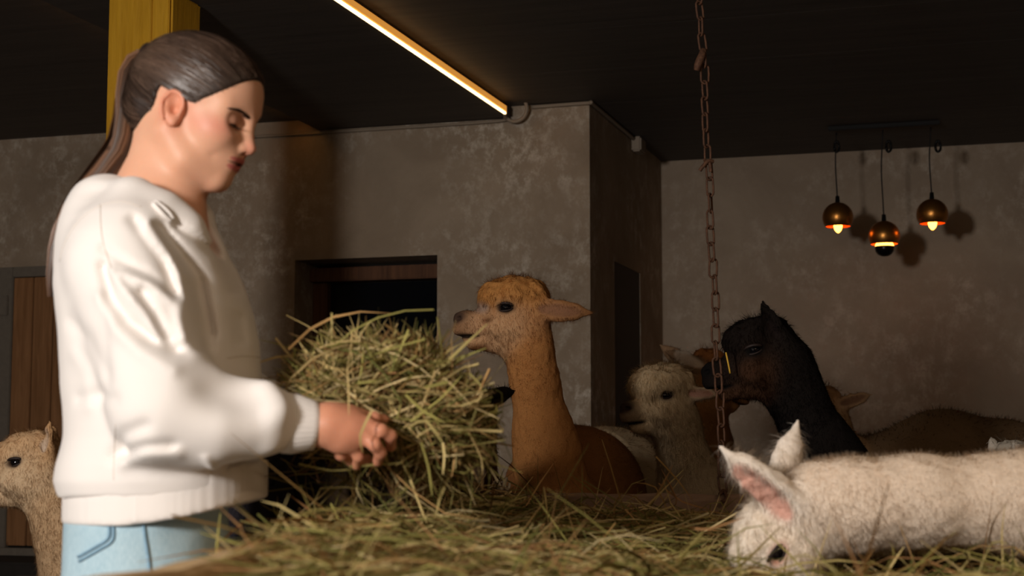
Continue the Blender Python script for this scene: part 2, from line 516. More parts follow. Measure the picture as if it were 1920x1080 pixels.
# ceiling: a dark deck with wide boards under it, joints a few millimetres open
cl = boxes('ceiling', [((XL - 0.3, YF - 0.3, ZC + 0.02), (XR + 0.3, YR + 0.4, ZC + 0.2))], M_ceil, kind='structure')
y = YF - 0.3
while y < YR + 0.3:
    w = 0.62
    boxes('ceiling_board', [((XL - 0.3, y + 0.0008, ZC), (XR + 0.3, min(y + w - 0.0008, YR + 0.35), ZC + 0.03))], M_ceil, cl)
    y += w
sf = boxes('trim_1', [((XS0, YF, ZS), (XS1, YW, ZC))], M_ceil, kind='structure')
tag(sf, 'dark dropped ceiling casing running from the front to the plaster wall')
# left part of the back wall with the window opening
w0 = onY(553, 487, YW); w1 = onY(820, 479, YW); WX0, WX1, WZ1, WZ0 = w0.x, w1.x, (w0.z + w1.z) / 2, 0.85
wb = boxes('wall_back', [((XL, YW, 0), (WX0, YW + 0.34, ZC)), ((WX1, YW, 0), (XC, YW + 0.34, ZC)),
                         ((WX0, YW, WZ1), (WX1, YW + 0.34, ZC)), ((WX0, YW, 0), (WX1, YW + 0.34, WZ0))], M_plaster, kind='structure')
# side face of the projecting block with the dark doorway
d0 = onX(1152, 490, XC); d1 = onX(1200, 512, XC); DY0, DY1, DZ = d0.y, d1.y, (d0.z + d1.z) / 2
boxes('wall_side', [((XC - 0.25, YW + 0.34, 0), (XC, DY0, ZC)), ((XC - 0.25, DY1, 0), (XC, YR, ZC)), ((XC - 0.25, DY0, DZ), (XC, DY1, ZC))], M_plaster, kind='structure')
wallbox('wall_back_recess', (XL, YR, 0), (XR, YR + 0.3, ZC), M_plaster2)
wallbox('wall_left', (XL - 0.3, YF, 0), (XL, YR + 0.3, ZC))
wallbox('wall_right', (XR, YF, 0), (XR + 0.3, YR + 0.3, ZC))
wallbox('wall_front', (XL - 0.3, YF - 0.3, 0), (XR + 0.3, YF, ZC))
M_black = plain('dark_stain', srgb(20, 18, 17), 0.8)
M_wood = None
def wood(name, c0, c1, scale=5.0, axis=2, rough=0.65, bump=0.25, knots=None):
    t = Nt(name); st = [9, 9, 9]; st[axis] = 0.7
    nz = t.noise(scale, 6, 0.62, tuple(st), 0.5)
    col = t.ramp(nz, [(0.28, c0), (0.72, c1)])
    if knots is not None:
        kz = t.noise(6.5, 1, 0.4, (1.6, 1.6, 0.9), 0.2)
        col = t.mix(t.ramp(kz, [(0.70, (0, 0, 0)), (0.76, (1, 1, 1))]), col, knots)
    t.l(col, t.b.inputs['Base Color']); t.b.inputs['Roughness'].default_value = rough
    t.b.inputs['Specular IOR Level'].default_value = 0.25
    t.bump(nz, bump, 0.006); return t.m
M_frame = wood('window_wood', srgb(78, 50, 34), srgb(110, 74, 50))
t = Nt('dark_door'); t.b.inputs['Base Color'].default_value = (*srgb(64, 56, 50), 1); t.b.inputs['Roughness'].default_value = 0.8; M_ddoor = t.m
dr = boxes('door_2', [((XC - 0.06, DY0, 0.02), (XC - 0.003, DY1, DZ))], M_ddoor, kind='structure')
tag(dr, 'dark narrow door set deep in the side of the plaster block')
boxes('door_handle', [((XC - 0.005, DY0 + 0.06, 1.0), (XC + 0.012, DY0 + 0.075, 1.12))], M_ddoor, dr, 0.003)

# window: reveal, timber frame, night-black pane
M_glass = Nt('night_glass'); g = M_glass.b
g.inputs['Base Color'].default_value = (*srgb(14, 16, 20), 1); g.inputs['Roughness'].default_value = 0.12; g.inputs['Specular IOR Level'].default_value = 0.35
M_glass = M_glass.m
wn = boxes('window_1', [((WX0, YW + 0.27, WZ0), (WX1, YW + 0.33, WZ1))], M_black, kind='structure')
tag(wn, 'small deep window with a timber frame and night black pane')
boxes('window_pane', [((WX0 + 0.07, YW + 0.245, WZ0 + 0.07), (WX1 - 0.02, YW + 0.255, WZ1 - 0.09))], M_glass, wn)
boxes('window_head', [((WX0, YW + 0.16, WZ1 - 0.085), (WX1, YW + 0.27, WZ1 - 0.02))], M_frame, wn, 0.006)
for x0, x1 in ((WX0 + 0.002, WX0 + 0.075), (WX1 - 0.022, WX1 - 0.001)):
    boxes('window_stile', [((x0, YW + 0.2, WZ0), (x1, YW + 0.27, WZ1 - 0.086))], M_frame, wn, 0.005)
boxes('window_sill', [((WX0 + 0.002, YW + 0.02, WZ0 - 0.0), (WX1 - 0.002, YW + 0.27, WZ0 + 0.05))], M_frame, wn, 0.006)
# strip curtain behind... hung in front of the pane on the right
M_strip = Nt('pvc_strip'); M_strip.b.inputs['Base Color'].default_value = (*srgb(26, 30, 38), 1); M_strip.b.inputs['Roughness'].default_value = 0.3; M_strip = M_strip.m
sx = WX1 - 0.27
for i in range(5):
    h = WZ1 - 0.40 - 0.05 * (i % 3) + 0.03 * i
    V, F = tube_vf(spline([(sx + i * 0.052, YW + 0.242, WZ0 + 0.08), (sx + i * 0.052 + 0.004, YW + 0.241, (WZ0 + h) / 2), (sx + i * 0.052 + 0.012, YW + 0.242, h)], 8), 0.004, 6)
    o = mesh_np('curtain_strip', V, F, M_strip, wn)

# timber door at the left end of the back wall, on a raised step
a0 = onY(38, 522, YW); a1 = onY(190, 512, YW); bz = onY(60, 1026, YW).z
M_door = wood('pine_door', srgb(122, 84, 52), srgb(160, 116, 78), 5.0, 2, 0.6, 0.2, srgb(58, 34, 20))
M_grey = plain('grey_paint', srgb(112, 104, 94), 0.7, var=0.1, scale=40)
dl = boxes('door_1', [((a0.x, YW - 0.03, bz), (a1.x, YW - 0.005, a0.z))], M_black, kind='structure')
tag(dl, 'knotty pine plank door in a grey frame behind the woman')
nP = 4; pw = (a1.x - a0.x) / nP
for i in range(nP):
    boxes('plank', [((a0.x + i * pw + 0.003, YW - 0.055, bz + 0.01), (a0.x + (i + 1) * pw - 0.003, YW - 0.028, a0.z - 0.004))], M_door, dl, 0.003)
fw = 0.085
boxes('door_frame', [((a0.x - fw, YW - 0.06, bz), (a0.x, YW, a0.z + 0.05)), ((a1.x, YW - 0.06, bz), (a1.x + fw, YW, a0.z + 0.05)), ((a0.x, YW - 0.06, a0.z), (a1.x, YW, a0.z + 0.05))], M_grey, dl, 0.004)
boxes('threshold', [((a0.x - fw, YW - 0.09, bz - 0.035), (a1.x + fw, YW - 0.0, bz))], M_grey, dl, 0.004)
hz = onY(18, 575, YW).z
boxes('hinge', [((a0.x - 0.07, YW - 0.072, hz - 0.05), (a0.x - 0.02, YW - 0.058, hz + 0.05))], M_grey, dl, 0.004)
boxes('step', [((a0.x - 0.6, YW - 0.5, 0), (a1.x + 0.4, YW - 0.001, bz - 0.036))], plain('dark_concrete', srgb(44, 40, 37), 0.9, var=0.2, scale=20, bump=0.2), dl, 0.01)

# yellow post
YP = 4.55
pl = onY(200, 120, YP).x; pr = onY(320, 120, YP).x
r375 = ray(375, 120); yb = pr / r375.x * r375.y
M_yel = wood('ochre_paint', srgb(176, 128, 22), srgb(204, 154, 38), 6.0, 2, 0.5, 0.35)
post = empty('post', ((pl + pr) / 2, (YP + yb) / 2, 0))
tag(post, 'square timber post painted ochre yellow, behind the woman', 'post')
hw, hd = (pr - pl) / 2, (yb - YP) / 2
boxes('shaft', [((-hw, -hd, 0.0), (hw, hd, ZS))], M_yel, post, 0.008)
boxes('edge_strip', [((hw - 0.045, -hd - 0.007, 0.02), (hw - 0.006, -hd + 0.004, ZS - 0.002))], M_yel, post, 0.003)
boxes('bracket', [((-0.02, -hd - 0.006, ZS - 0.22), (hw - 0.07, -hd + 0.002, ZS - 0.001))], M_yel, post, 0.002)
boxes('foot', [((-hw - 0.03, -hd - 0.03, 0), (hw + 0.03, hd + 0.03, 0.05))], M_grey, post, 0.006)

# LED lines on both sides of the ceiling casing
M_led = emis('led_diffuser', (1.0, 0.70, 0.34), 3.6)
M_ledside = emis('led_side', (1.0, 0.42, 0.07), 0.55)
ye = onZ(940, 209, ZS + 0.01).y
def led(x0, x1, y0, y1, label, bright, dz=0.0):
    e = empty('light_strip', ((x0 + x1) / 2, y1, ZS + dz)); tag(e, label, 'light strip')
    h = (x1 - x0) / 2
    boxes('diffuser', [((-h, y0 - y1, -0.004), (h, 0, 0.006))], M_led if bright else emis('led_amber', (1.0, 0.5, 0.12), 2.2), e, 0.002)
    boxes('profile', [((-h - 0.002, y0 - y1, 0.0062), (h + 0.002, 0, 0.034))], M_ledside, e, 0.002)
    boxes('end_cap', [((-h - 0.003, 0.0, -0.005), (h + 0.003, 0.006, 0.035))], M_grey, e, 0.001)
led(XS1 + 0.001, XS1 + 0.013, 1.5, ye, 'glowing warm LED line running along the dark ceiling casing', True)
led(XS0 - 0.024, XS0 - 0.001, 1.5, YW - 0.06, 'LED line on the far left side of the ceiling casing', False, 0.02)

# unseen warm line added on the ceiling above the trough to lift the shadows
e3 = empty('light_strip', (1.15, 1.2, ZC)); tag(e3, 'added fill light, an unseen warm line on the ceiling above the trough', 'light strip')
boxes('profile', [((-0.012, -2.4, -0.03), (0.012, 1.2, -0.006))], M_grey, e3, 0.002)
boxes('diffuser', [((-0.008, -2.4, -0.038), (0.008, 1.2, -0.0302))], emis('fill_near', (1.0, 0.70, 0.42), 6.0), e3, 0.002)
ld = bpy.data.lights.new('fill_light', 'AREA'); ld.shape = 'RECTANGLE'; ld.size = 0.03; ld.size_y = 3.5; ld.energy = 25; ld.color = (1.0, 0.72, 0.46)
lo_ = link('fill_light', ld, e3, (0, -0.6, -0.045))

# second added fill light, out of view on the front wall behind the camera
e4 = empty('light_strip', (-0.6, YF + 0.03, 2.2)); tag(e4, 'added fill light, an unseen warm line along the front wall behind the viewer', 'light strip')
boxes('profile', [((-2.2, -0.029, -0.02), (2.2, -0.012, 0.02))], M_grey, e4, 0.002)
boxes('diffuser', [((-2.2, -0.0118, -0.012), (2.2, -0.002, 0.012))], emis('fill_front', (1.0, 0.74, 0.48), 6.0), e4, 0.002)
ld = bpy.data.lights.new('fill_light', 'AREA'); ld.shape = 'RECTANGLE'; ld.size = 4.3; ld.size_y = 0.03; ld.energy = 26; ld.color = (1.0, 0.76, 0.52)
lo_ = link('fill_light', ld, e4, (0, 0.002, 0)); lo_.rotation_euler = (math.pi / 2, 0, 0)

# surface conduit along the wall top with a hanging loop and a junction box
M_cond = plain('conduit', srgb(142, 128, 112), 0.6)
cd = empty('cable_conduit', (XS1, YW, ZC)); cd.location.z -= 0.0; tag(cd, 'beige cable conduit along the wall top with a loop by the LED line', 'conduit')
def rel(p): return np.array(p) - np.array([XS1, YW, ZC])
pA = [rel((XS1 - 1.45, YW - 0.012, ZS - 0.012)), rel((XS1 - 0.7, YW - 0.012, ZS - 0.013)), rel((XS1 - 0.08, YW - 0.014, ZS - 0.012)), rel((XS1 - 0.02, YW - 0.03, ZS + 0.0)), rel((XS1 + 0.002, YW - 0.06, ZS + 0.008))]
tube('cable', spline(pA, 40), 0.007, M_cond, cd)
lp = [rel((XS1 + 0.0, ye + 0.01, ZS + 0.005))] + [rel(onY(x, y, YW - 0.05)) for x, y in ((950, 222), (965, 228), (981, 221), (988, 205), (985, 190))]
tube('cable_loop', spline(lp, 30), 0.009, M_cond, cd)
pC = [rel((XS1 + 0.10, YW - 0.012, ZC - 0.012)), rel((XC - 0.02, YW - 0.012, ZC - 0.010)), rel((XC + 0.012, YW - 0.012, ZC - 0.012)), rel((XC + 0.014, YW + 0.05, ZC - 0.012)), rel((XC + 0.014, onX(1188, 262, XC).y, ZC - 0.014))]
tube('cable', spline(pC, 60), 0.009, M_cond, cd)
jb = onX(1188, 262, XC)
boxes('junction_box', [(tuple(rel((XC + 0.001, jb.y - 0.06, ZC - 0.075))), tuple(rel((XC + 0.05, jb.y + 0.06, ZC - 0.001))))], M_cond, cd, 0.008)

# pendant lamp group
M_bmetal = plain('black_metal', srgb(30, 28, 27), 0.5, 0.3)
t = Nt('brass_shade'); t.b.inputs['Base Color'].default_value = (*srgb(176, 120, 58), 1); t.b.inputs['Metallic'].default_value = 0.9
t.b.inputs['Roughness'].default_value = 0.34; nz = t.noise(25, 4, 0.6); t.bump(nz, 0.12, 0.01); M_brass = t.m
M_inner = plain('copper_inside', srgb(230, 120, 40), 0.5, 0.4)
M_bulb = emis('bulb_glow', (1.0, 0.36, 0.05), 9.0)
M_mirror = plain('mirror_cap', srgb(24, 22, 24), 0.25, 0.6)
pb0 = onZ(1553, 239, ZC); pb1 = onZ(1762, 224, ZC); yb_ = (pb0.y + pb1.y) / 2
pend = empty('pendant_lamp', ((pb0.x + pb1.x) / 2, yb_, ZC)); tag(pend, 'ceiling rail with three brass globe pendants glowing by the recessed wall', 'lamp')
bx0, bx1 = onY(1553, 239, yb_).x - pend.location.x, onY(1762, 224, yb_).x - pend.location.x
boxes('ceiling_rail', [((bx0, -0.012, -0.02), (bx1, 0.012, -0.001))], plain('rail_black', srgb(16, 15, 15), 0.7), pend, 0.003)
for i, (tx, ty, gx, gy, low) in enumerate(((1568, 238, 1571, 408, 0), (1655, 232, 1658, 443, 1), (1745, 226, 1748, 402, 0))):
    tp = onY(tx, ty, yb_); c = onY(gx, gy, yb_); R = 0.073
    x = c.x - pend.location.x; z = c.z - ZC
    sw = [(tp.x - pend.location.x, 0, -0.03), (x - 0.006, 0, z * 0.4), (x - 0.002, 0, z * 0.7), (x, 0, z + R + 0.02)]
    tube('cord', spline(sw, 24), 0.0035, M_bmetal, pend, 6)
    an = np.linspace(0, 2 * math.pi * 1.6, 30)
    kx = tp.x - pend.location.x + (0.0, 0.025, 0.03)[i]
    kn = tube('cord_knot', np.stack([kx + 0.022 * np.cos(an) * (0.5 + 0.02 * i), 0.008 * np.sin(an * 2.3), -0.10 - 0.012 * i + 0.026 * np.sin(an)], 1), 0.006, M_bmetal, pend, 6)
    cut = -0.60 if not low else -0.52
    th = np.linspace(math.pi / 2 * 0.94, math.asin(cut), 20)
    prof = [(R * math.cos(a), R * math.sin(a)) for a in th]
    inn = [((R - 0.002) * math.cos(a), (R - 0.002) * math.sin(a)) for a in th[::-1]]
    sh = lathe('shade', prof + inn[:1], M_brass, pend, 32); sh.location = (x, 0, z)
    lathe('shade_lining', inn, M_inner, sh, 32)
    lathe('socket', [(0.0, R + 0.032), (0.009, R + 0.03), (0.011, R + 0.0), (0.02, R - 0.004), (0.016, R - 0.05), (0, R - 0.05)], M_bmetal, sh, 14)
    if not low:
        lathe('bulb', [(0.0001, 0.03), (0.012, 0.02), (0.018, -0.02), (0.021, -0.042), (0.016, -0.06), (0.006, -0.072), (0.0001, -0.074)], M_bulb, sh, 18)
    else:
        lathe('bulb', [(0.0001, 0.03), (0.014, 0.02), (0.03, -0.015), (0.042, -0.04), (0.043, -0.05)], M_bulb, sh, 22)
        lathe('bulb_cap', [(0.0435, -0.048), (0.045, -0.056), (0.042, -0.072), (0.032, -0.086), (0.016, -0.094), (0.0001, -0.096)], M_mirror, sh, 24)
    ld = bpy.data.lights.new('bulb_light', 'POINT'); ld.energy = 0.25; ld.color = (1, 0.5, 0.15); ld.shadow_soft_size = 0.01
    lo = link('bulb_light', ld, sh, (0, 0, -0.03))
# ================================================================== ALPACAS
M_fleece = attr_mat('fleece', 0.9, 0.1, 0.5, 260, 0.12)
M_fur = strand_mat('fur', 0.45)
M_eye = plain('alpaca_eye', srgb(10, 9, 12), 0.06, 0, 0.6)
M_lid = plain('eyelid', srgb(42, 30, 26), 0.6)
M_lash = plain('lashes', srgb(26, 18, 14), 0.7)

def alpaca(name, label, origin, head, neck, body, legs, pal, fur_n=20000, h=0.009, group='alpacas in the barn', scale=1.0, ears=None,
           furw=0.0012, paint=(), top=1.0, fur=None, curl=0.35, headh=None, clump=0.012, eyes=(1, 1), lie=0.55, ear_s=1.0, bright=0.18):
    """origin: ground point (right, away, 0). head: Frame of the skull in view metres. neck / body: list of (point, radius).
    pal: dict of coat colours. ears: list of (side, direction in head axes)."""
    e = view_empty(name, (origin[0], origin[1], 0.0)); tag(e, label, 'alpaca', group)
    O = np.array([origin[0], origin[1], 0.0])
    L = lambda p: np.array(p, float) - O
    H = Frame(L(head.t), head.R, head.s)
    S = Solid(); s = head.s
    f = dict(face=0.010, top=0.030, neck=0.011, body=0.016, ear=0.012, nose=0.0); f.update(fur or {})
    c = pal
    # head (metres at s = 1): x forward, y left, z up
    u = dict(fr=H)
    S.ell((-0.008, 0, 0.0), (0.080, 0.064, 0.072), 0.03, col=c['face'], fur=f['face'], **u)
    S.ell((-0.002, 0, -0.042), (0.078, 0.060, 0.062), 0.03, col=c['cheek'], fur=f['face'] * 1.4, **u)
    S.cone((0.045, 0, -0.018), (0.118, 0, -0.022), 0.054, 0.036, 0.035, col=c['face'], fur=f['face'] * 0.8, sq=(1, 0.86, 1), **u)
    S.ell((0.140, 0, -0.006), (0.026, 0.023, 0.022), 0.018, col=c['nose'], fur=0.002, **u)
    S.ell((0.141, 0, -0.033), (0.028, 0.027, 0.021), 0.012, col=c['muzzle'], fur=0.003, **u)
    S.cone((0.030, 0, -0.060), (0.112, 0, -0.067), 0.044, 0.0235, 0.018, col=c['cheek'], fur=f['face'], sq=(1, 0.85, 1), **u)
    for sd in (1, -1):
        S.ell((0.026, 0.050 * sd, 0.021), (0.026, 0.017, 0.021), 0.016, col=c['face'], fur=0.003, **u)      # orbit
        S.ell((0.030, 0.052 * sd, -0.030), (0.040, 0.016, 0.026), 0.03, col=c['cheek'], fur=f['face'], **u)
    S.ell((-0.002, 0, 0.058), (0.076 * top, 0.062 * top, 0.046 * top), 0.02, col=c['top'], fur=f['top'], **u)
    S.ell((0.056, 0, 0.050), (0.036 * top, 0.050 * top, 0.036 * top), 0.018, col=c['top'], fur=f['top'] * 0.9, **u)
    S.ell((-0.055, 0, 0.040), (0.036 * top, 0.056 * top, 0.046 * top), 0.02, col=c['top'], fur=f['top'], **u)
    # cuts: mouth line, nostrils, eye opening
    S.ell((0.140, 0, -0.0530), (0.042, 0.05, 0.0016), 0.006, 's', **u)
    for sd in (1, -1):
        S.ell((0.156, 0.019 * sd, -0.006), (0.015, 0.009, 0.0055), 0.005, 's', R=rot(0.6 * sd, 0.2), **u)
        S.ell((0.156, 0.021 * sd, -0.006), (0.014, 0.008, 0.005), 0.003, 'p', col=tuple(x * 0.3 for x in c['nose']), fur=0.0, **u)
        S.ell((0.029, 0.066 * sd, 0.021), (0.019, 0.012, 0.012), 0.008, 's', **u)
        S.ell((0.029, 0.060 * sd, 0.020), (0.026, 0.016, 0.017), 0.008, 'p', col=c['eye'], fur=0.0, **u)
    S.ell((0.160, 0, -0.001), (0.034, 0.034, 0.019), 0.010, 'p', col=c['nose'], fur=0.0, **u)
    S.ell((0.140, 0, -0.0535), (0.05, 0.05, 0.007), 0.006, 'p', col=tuple(x * 0.35 for x in c['nose']), fur=0.0, **u)
    for p in paint: S.ell(p[0], p[1], p[2], 'p', col=p[3], fur=(p[4] if len(p) > 4 else None), **u)
    # ears: curved leaves
    for (sd, d) in (ears or ((1, (-0.75, 0.55, 0.35)), (-1, (-0.75, -0.55, 0.35)))):
        base = np.array([-0.056, 0.049 * sd, 0.016]); d = np.array(d, float); d /= np.linalg.norm(d)
        o_ = np.array([0.7, 0.7 * sd, 0.1]); o_ -= d * o_.dot(d); o_ /= np.linalg.norm(o_)           # opening of the ear
        w_ = np.cross(d, o_)
        R = np.stack([d, w_, o_], 1); EF = Frame(H.pt(base), H.R @ R, s * ear_s)
        S.ell((0.056, 0, 0.002), (0.062, 0.027, 0.0155), 0.014, col=c['ear'], fur=f['ear'], fr=EF)
        S.cone((0.100, 0, 0.003), (0.140, 0, 0.002), 0.016, 0.003, 0.012, col=c['ear'], fur=f['ear'], fr=EF)
        S.ell((0.020, 0, 0.0), (0.030, 0.020, 0.016), 0.02, col=c['ear'], fur=f['ear'], fr=EF)
        S.ell((0.058, 0, 0.021), (0.054, 0.016, 0.012), 0.008, 's', fr=EF)
        S.ell((0.060, 0, 0.018), (0.056, 0.017, 0.013), 0.005, 'p', col=c['earin'], fur=0.004, fr=EF)
    npts = [L(p) for p, r in neck]; nr = [r for p, r in neck]
    S.cone(H.pt((-0.030, 0, -0.012)), npts[0], 0.062 * s, nr[0], 0.03, col=c['neck'], fur=f['neck'])
    S.chain(npts, nr, k=0.05, col=c['neck'], fur=f['neck'])
    bpts = [L(p) for p, r in body]; br = [r for p, r in body]
    S.chain(bpts, br, k=0.09, col=c['body'], fur=f['body'])
    S.cone(npts[-1], bpts[0], nr[-1], br[0] * 0.9, 0.08, col=c['neck'], fur=f['neck'])
    ax = bpts[-1] - bpts[0]; ax[2] = 0; ax /= np.linalg.norm(ax) + 1e-9; sdv = np.array([-ax[1], ax[0], 0])
    if legs:
        for bp, rr, fwd in ((bpts[0], br[0], 1), (bpts[-1], br[-1], -1)):
            for sd in (1, -1):
                hip = bp + sdv * rr * 0.52 * sd + np.array([0, 0, -rr * 0.5])
                g = hip.copy(); g[2] = 0
                kz = 0.30 * hip[2] / 0.6
                off = ax * (0.06 if fwd < 0 else -0.015)
                kn = g + off + np.array([0, 0, kz]); an = g + off * 0.9 + np.array([0, 0, 0.075])
                S.cone(hip, kn, 0.085, 0.045, 0.05, col=c['body'], fur=f['body'])
                S.cone(kn, an, 0.042, 0.028, 0.03, col=c['body'], fur=f['neck'])
                S.cone(an, g - ax * 0.03 + np.array([0, 0, 0.028]), 0.03, 0.026, 0.02, col=c['nose'], fur=0.004)
        tb = bpts[-1] + ax * br[-1] * 0.8 + np.array([0, 0, br[-1] * 0.5])
        S.cone(tb, tb + ax * 0.07 + np.array([0, 0, -0.16]), 0.05, 0.03, 0.04, col=c['body'], fur=f['body'])
    # woolly relief: stronger where the coat is long
    hc = H.t.copy(); ff = f['top']
    def wool(P):
        n = 0.0016 * vnoise(P, 55, 1) + 0.0012 * vnoise(P, 110, 2)
        q = (P - H.t) @ H.R / s
        tw = np.clip((q[:, 2] - 0.035) / 0.03, 0, 1) * (np.linalg.norm(q, axis=1) < 0.16)
        return n * (1 + 2.2 * tw * (ff / 0.03)) + 0.004 * tw * (ff / 0.03) * vnoise(P, 38, 5)
    S.disp.append(wool)
    hh = headh or h * 0.42
    fine = []
    for i in range(3): fine.append(((H.t[i] - 0.20 * s, H.t[i] + 0.20 * s, hh),))
    V, F = S.mesh(h, fine, smooth=1)
    C, Lf = S.colours(V, c['body'], 0.007, f['body'])
    mo = mesh_np('body', V, F, M_fleece, e, True, C)
    # long thin grid cells near the head make uneven vertices: weight the fur by visible importance instead
    hd = np.linalg.norm(V - H.t, axis=1)
    dens = np.where(hd < 0.24 * s, 2.2, 1.0) * np.where(V[:, 2] < 0.45, 0.15, 1.0) * np.clip(0.012 / np.clip(Lf, 0.004, 1), 0.5, 2.0)
    if fur_n:
        o = grow_fur('fleece', V, F, C, Lf, fur_n, M_fur, e, furw, lie, (0, 0, -1), curl, dens, bright, clump)
        o['kind'] = 'stuff'
    for sd, on in ((1, eyes[0]), (-1, eyes[1])):
        if not on: continue
        cen = H.pt((0.028, 0.0455 * sd, 0.020))
        EF = Frame(cen, H.R @ rot(sd * math.radians(68)), s)
        n = 24; th = np.linspace(0, math.pi, 13); ph = np.arange(n) * 2 * math.pi / n
        X = np.stack([0.0190 * np.cos(th)[:, None] * np.ones(n), 0.0200 * np.sin(th)[:, None] * np.cos(ph), 0.0165 * np.sin(th)[:, None] * np.sin(ph)], -1).reshape(-1, 3)
        X = np.array([EF.pt(p) for p in X])
        i = np.arange(12)[:, None] * n; j = np.arange(n)[None]; j2 = (j + 1) % n
        mesh_np('eye', X, np.stack([i + j, i + j2, i + n + j2, i + n + j], -1).reshape(-1, 4), M_eye, e)
        # lids: two arcs over the ball, lashes on the upper one
        tl = np.linspace(-1.15, 1.15, 13)
        up = [EF.pt((0.0200 * math.cos(a * 0.85) * 0.95, 0.0245 * math.sin(a), 0.0115 * math.cos(a) + 0.001)) for a in tl]
        lw = [EF.pt((0.0200 * math.cos(a * 0.85) * 0.96, 0.0245 * math.sin(a), -0.0105 * math.cos(a) + 0.0015)) for a in tl]
        tube('upper_eyelid', up, 0.0042 * s, M_lid, e, 7); tube('lower_eyelid', lw, 0.0026 * s, M_lid, e, 7)
        m = 26; ii = rng.uniform(1, 11, m); r0 = np.array([np.array(up)[int(q)] * (1 - q % 1) + np.array(up)[int(q) + 1] * (q % 1) for q in ii])
        dd = np.array([EF.dr((1.0, 0.35 * (q - 6) / 6, -0.35)) for q in ii]) * (0.014 * s)
        ribbons('eyelashes', np.stack([r0, r0 + dd * 0.6, r0 + dd + np.array([0, 0, -0.002])], 1), np.full(m, 0.0011), M_lash, e, np.full((m, 3), 0.02))
    return e

def HF(px, py, b, yaw, pitch=0, roll=0, s=1.0):
    """skull frame seen at a pixel; yaw 0 faces picture right, 180 left, -90 towards the camera"""
    return Frame(Q(px, py, b), rot(math.radians(yaw), math.radians(pitch), math.radians(roll)), s)
def K(px, py, b, rpx): return (Q(px, py, b), rpx * b / FPX)

A = srgb
# --- the brown one, sharp in the middle
PB = dict(face=A(188, 146, 108), cheek=A(194, 152, 112), top=A(178, 124, 68), nose=A(72, 54, 44), muzzle=A(138, 100, 70), eye=A(52, 36, 28),
          ear=A(170, 122, 80), earin=A(150, 108, 80), neck=A(180, 124, 72), body=A(142, 94, 54))
b0 = 4.4
alpaca('alpaca', 'fawn brown alpaca with long upright neck in the middle, facing the woman', Q(1050, 900, 4.55)[:2],
       HF(964, 594, b0, 187, 1, 0, 1.0),
       [K(993, 655, b0, 38), K(1003, 720, b0 + .01, 40), K(1015, 790, b0 + .02, 44), K(1026, 850, b0 + .05, 52)],
       [K(1046, 1000, b0 + .17, 92), K(1077, 932, b0 + .45, 120), K(1080, 940, b0 + .75, 122)], True, PB, 110000, 0.010,
       ears=((1, (-0.97, 0.25, -0.10)), (-1, (-0.8, -0.5, 0.1))), headh=0.0036, furw=0.0008, lie=0.68,
       paint=(((0.085, 0, 0.022), (0.03, 0.05, 0.018), 0.012, A(158, 132, 114), 0.006), ((-0.058, -0.03, 0.085), (0.012, 0.06, 0.05), 0.008, A(100, 58, 26)), ((0.075, 0, -0.012), (0.022, 0.06, 0.012), 0.012, A(132, 92, 62)), ((0.100, 0, -0.088), (0.03, 0.05, 0.014), 0.012, A(120, 78, 46))), clump=0.010, fur=dict(face=0.013, top=0.018, neck=0.006, body=0.008), bright=0.46, top=1.2, ear_s=1.10, curl=0.5)
# --- cream one right of it, three-quarter view
PC = dict(face=A(196, 172, 138), cheek=A(200, 176, 142), top=A(206, 182, 146), nose=A(60, 46, 42), muzzle=A(120, 98, 80), eye=A(70, 56, 46),
          ear=A(206, 186, 160), earin=A(206, 160, 144), neck=A(198, 176, 144), body=A(196, 172, 138))
b1 = 5.1
alpaca('alpaca', 'cream alpaca with fluffy round head and pinkish ear, left of the chain', Q(1340, 900, 5.4)[:2],
       HF(1243, 752, b1, 212, 8, 0, 1.0),
       [K(1268, 800, b1 + .03, 40), K(1282, 860, b1 + .06, 42), K(1300, 920, b1 + .12, 56)],
       [K(1320, 1010, b1 + .17, 96), K(1385, 1010, b1 + .32, 110), K(1450, 1012, b1 + .45, 106)], True, PC, 50000, 0.012, top=1.36,
       ears=((1, (-0.62, 0.72, -0.12)), (-1, (-0.72, -0.55, 0.1))), headh=0.0046, furw=0.0011, fur=dict(top=0.022, face=0.014, neck=0.014), clump=0.012, bright=0.22, ear_s=0.78, lie=0.6)
# --- tan one behind it, facing right
PD = dict(face=A(150, 104, 62), cheek=A(158, 112, 70), top=A(146, 92, 48), nose=A(88, 60, 44), muzzle=A(150, 108, 72), eye=A(50, 36, 28),
          ear=A(150, 120, 92), earin=A(210, 190, 170), neck=A(152, 106, 62), body=A(120, 84, 52))
b2 = 6.3
alpaca('alpaca', 'tan alpaca half hidden behind the black muzzle, facing right', Q(1290, 900, 6.6)[:2],
       HF(1332, 708, b2, 14, 20, 0, 1.08),
       [K(1322, 770, b2, 36), K(1330, 830, b2 + .03, 38), K(1334, 890, b2 + .08, 52)],
       [K(1325, 985, b2 + .15, 90), K(1290, 985, b2 + .32, 104), K(1260, 990, b2 + .48, 100)], True, PD, 16000, 0.013,
       ears=((1, (-0.75, 0.5, 0.3)), (-1, (-0.98, -0.12, 0.0))), headh=0.0055, furw=0.0012, ear_s=1.15,
       paint=(((-0.15, -0.05, 0.03), (0.035, 0.05, 0.05), 0.01, A(214, 200, 184)),))
